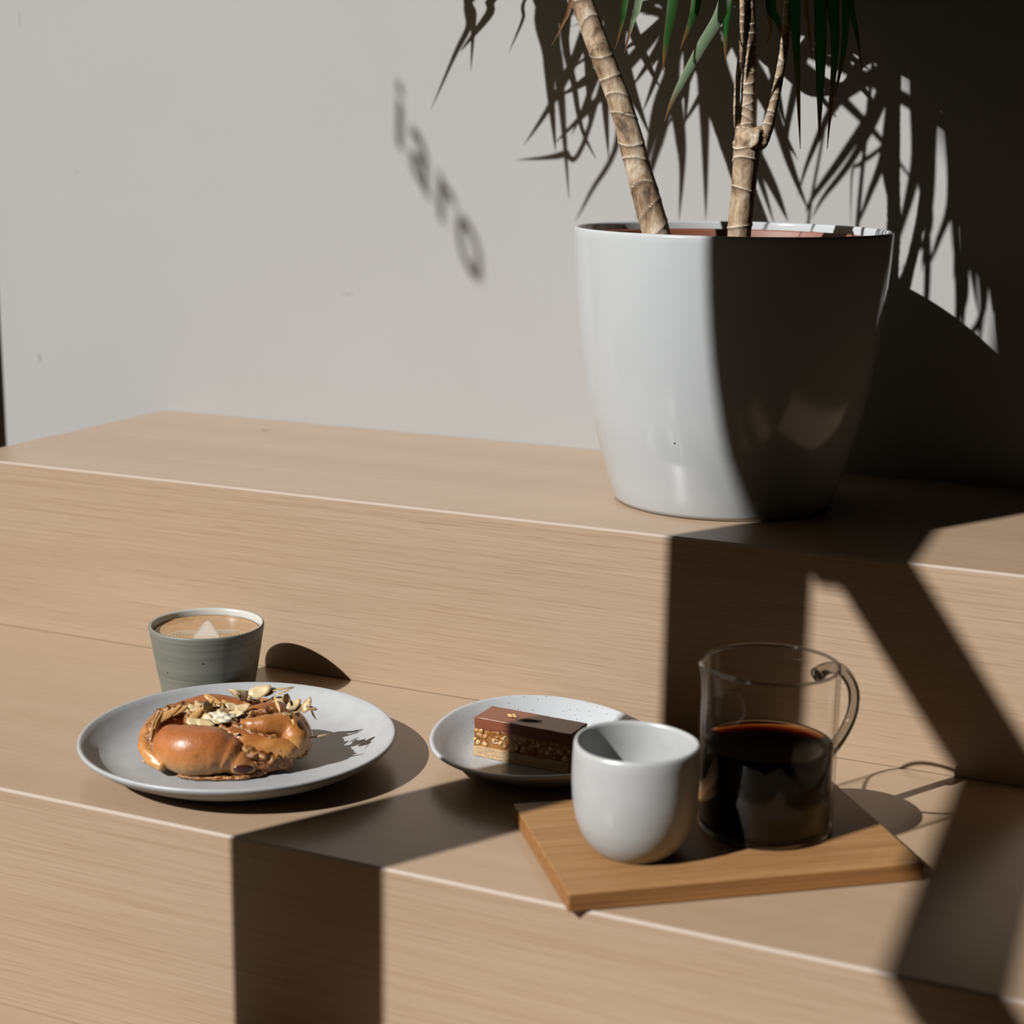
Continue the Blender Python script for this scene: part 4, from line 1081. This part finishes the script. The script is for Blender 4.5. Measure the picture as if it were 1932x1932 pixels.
for i in range(9):
    me = flake(i, (0.0075, 0.0068, 0.0085, 0.0060, 0.0080, 0.0055, 0.0070, 0.0065, 0.0090)[i], (0.0042, 0.0038, 0.0022, 0.0034, 0.0017, 0.0030, 0.0014, 0.0040, 0.0012)[i], (0.12, 0.2, 0.05, 0.3, 0.1, 0.15, 0.0, 0.25, 0.05)[i])
    me.materials.append(ALM[(0, 0, 1, 0, 1, 2, 1, 0, 2)[i]]); FL.append(me)
def put(k, x, y, z, rx, ry, rz, s=1.0):
    o = link('almond_flake', FL[k], None, bun); o.location = (x, y, z); o.rotation_euler = (rx, ry, rz); o.scale = (s, s, s)
# the large flakes seen one by one
BIG = [(0, 0.011, -0.004, 0.044, 0.75, 0.15, 1.2, 1.2),
(7, 0.0058, -0.006, 0.0454, 0.9, 0, 2.3, 1.2),
(1, 0.0236, 0.004, 0.044, 0.75, -0.3, 0.2, 1.25),
(7, 0.0281, 0.006, 0.043, 0.5, -0.15, 0.2, 1.1),
(8, 0.0376, 0.006, 0.0451, 0.2, -0.15, 0.1, 0.95),
(8, 0.0405, 0.004, 0.0443, 0.3, -0.35, 0.3, 0.85),
(8, 0.0354, 0.008, 0.0447, 0.3, -0.1, 0.0, 0.9),
(2, -0.0072, -0.008, 0.0412, 0.5, 0.35, -0.35, 1.0),
(5, -0.0093, -0.018, 0.0386, 1.0, 0.5, 0.9, 1.5),
(2, -0.0135, -0.02, 0.0369, 0.9, -0.5, 0.8, 1.3),
(2, -0.017, -0.024, 0.0359, 0.9, -0.6, 0.7, 1.1),
(3, -0.0279, -0.004, 0.0327, 0.35, 0.1, 0.4, 1.1),
(2, -0.0372, -0.016, 0.0334, 0.9, -0.4, 0.6, 1.25),
(2, -0.033, -0.014, 0.034, 0.8, -0.3, 0.4, 1.0),
(4, -0.0447, -0.03, 0.0306, 1.2, -0.95, 1.2, 1.25),
(4, -0.042, -0.03, 0.033, 1.2, -0.85, 1.15, 1.1),
(6, -0.045, -0.038, 0.024, 1.3, -1.2, 1.4, 1.0),
(6, -0.0418, -0.042, 0.0224, 1.3, -1.2, 1.5, 0.9),
(4, 0.0378, -0.012, 0.039, 0.9, 0.9, -0.9, 0.8),
(0, 0.0469, -0.008, 0.0389, 0.9, 0.8, 1.0, 0.7),
(3, 0.0487, -0.01, 0.0393, 0.7, -0.4, 0.6, 1.0),
(5, 0.0432, -0.006, 0.0413, 1.2, 1.1, 0.5, 1.0),
(5, 0.0524, -0.01, 0.0369, 0.6, -0.3, 0.3, 1.0),
(5, 0.0581, -0.012, 0.0401, 0.7, -1.0, 0.3, 1.1),
(5, 0.061, -0.014, 0.0381, 0.4, 0.3, 0.1, 0.8),
(2, 0.0631, -0.018, 0.0349, 0.8, 1.1, 0.4, 0.5),
(8, 0.068, -0.022, 0.021, 0.2, -0.15, 0.2, 0.85),
(4, 0.0504, -0.032, 0.0359, 0.9, 0.9, -0.9, 0.6),
(5, 0.0469, -0.033, 0.0402, 0.5, 0.3, 0.2, 0.55),
(3, 0.0388, -0.043, 0.0065, 0.9, -0.25, 0.25, 0.42),
(0, -0.0161, -0.03, 0.033, 0.35, 0.05, 0.1, 0.9),
(0, -0.009, -0.032, 0.0326, 0.3, 0.1, -0.2, 0.9),
(1, 0.0001, -0.03, 0.0336, 0.3, 0, 0.3, 0.8),
(3, -0.0043, -0.026, 0.0356, 0.5, 0.2, 0.6, 0.9),
(5, 0.0026, -0.022, 0.0374, 0.6, 0.2, 0.9, 1.0),
(3, 0.0112, -0.022, 0.0364, 0.5, -0.2, -0.4, 1.0),
(7, 0.014, -0.016, 0.0382, 0.6, -0.3, 0.5, 0.9),
(3, 0.0069, -0.014, 0.0385, 0.6, 0.2, 0.1, 0.9)]
for q in BIG: put(*q)
rs = random.Random(9)
for i in range(75):
    a = rs.uniform(0, 2*PI); q = rs.uniform(0, 1)**0.6
    x = -0.006 + 0.025*q*math.cos(a); y = -0.009 + 0.016*q*math.sin(a)
    put(rs.choice((0, 1, 2, 3, 4, 5, 7, 2, 4, 6)), x, y, 0.0352 - 0.0030*q + 0.004*rs.random()*(1-q), rs.uniform(-0.4, 0.9), rs.uniform(-0.5, 0.5), rs.uniform(0, 2*PI), rs.uniform(0.7, 1.15))
for i in range(12):
    put(rs.randrange(9), rs.uniform(0.012, 0.040), rs.uniform(-0.002, 0.012), 0.0355 + 0.0025*rs.random(), rs.uniform(-0.3, 0.8), rs.uniform(-0.4, 0.4), rs.uniform(0, 6.28), rs.uniform(0.6, 0.95))
for i in range(12):
    t = rs.random()
    put(rs.choice((4, 6, 8, 5, 3)), 0.006 + 0.036*t, -0.0385 + rs.uniform(-0.004, 0.004), 0.0315 - 0.014*t, rs.uniform(0.2, 0.9), rs.uniform(-0.2, 0.6), rs.uniform(-0.9, 0.3), rs.uniform(0.3, 0.55))
# one crumb fallen on the plate
bm = bmesh.new(); bmesh.ops.create_icosphere(bm, subdivisions=2, radius=0.0012)
for v in bm.verts: v.co = Vector((v.co.x*1.5, v.co.y, max(v.co.z*0.6, -0.0005))) * (1+0.3*noise.noise(v.co*900))
o = link('pastry_crumb', to_mesh(bm, 'pastry_crumb'), ALM[1], None); o.location = (0.3690, -0.2400, 0.0066)
tag(o, 'tiny brown crumb lying left of the bun on the white plate', 'crumb')
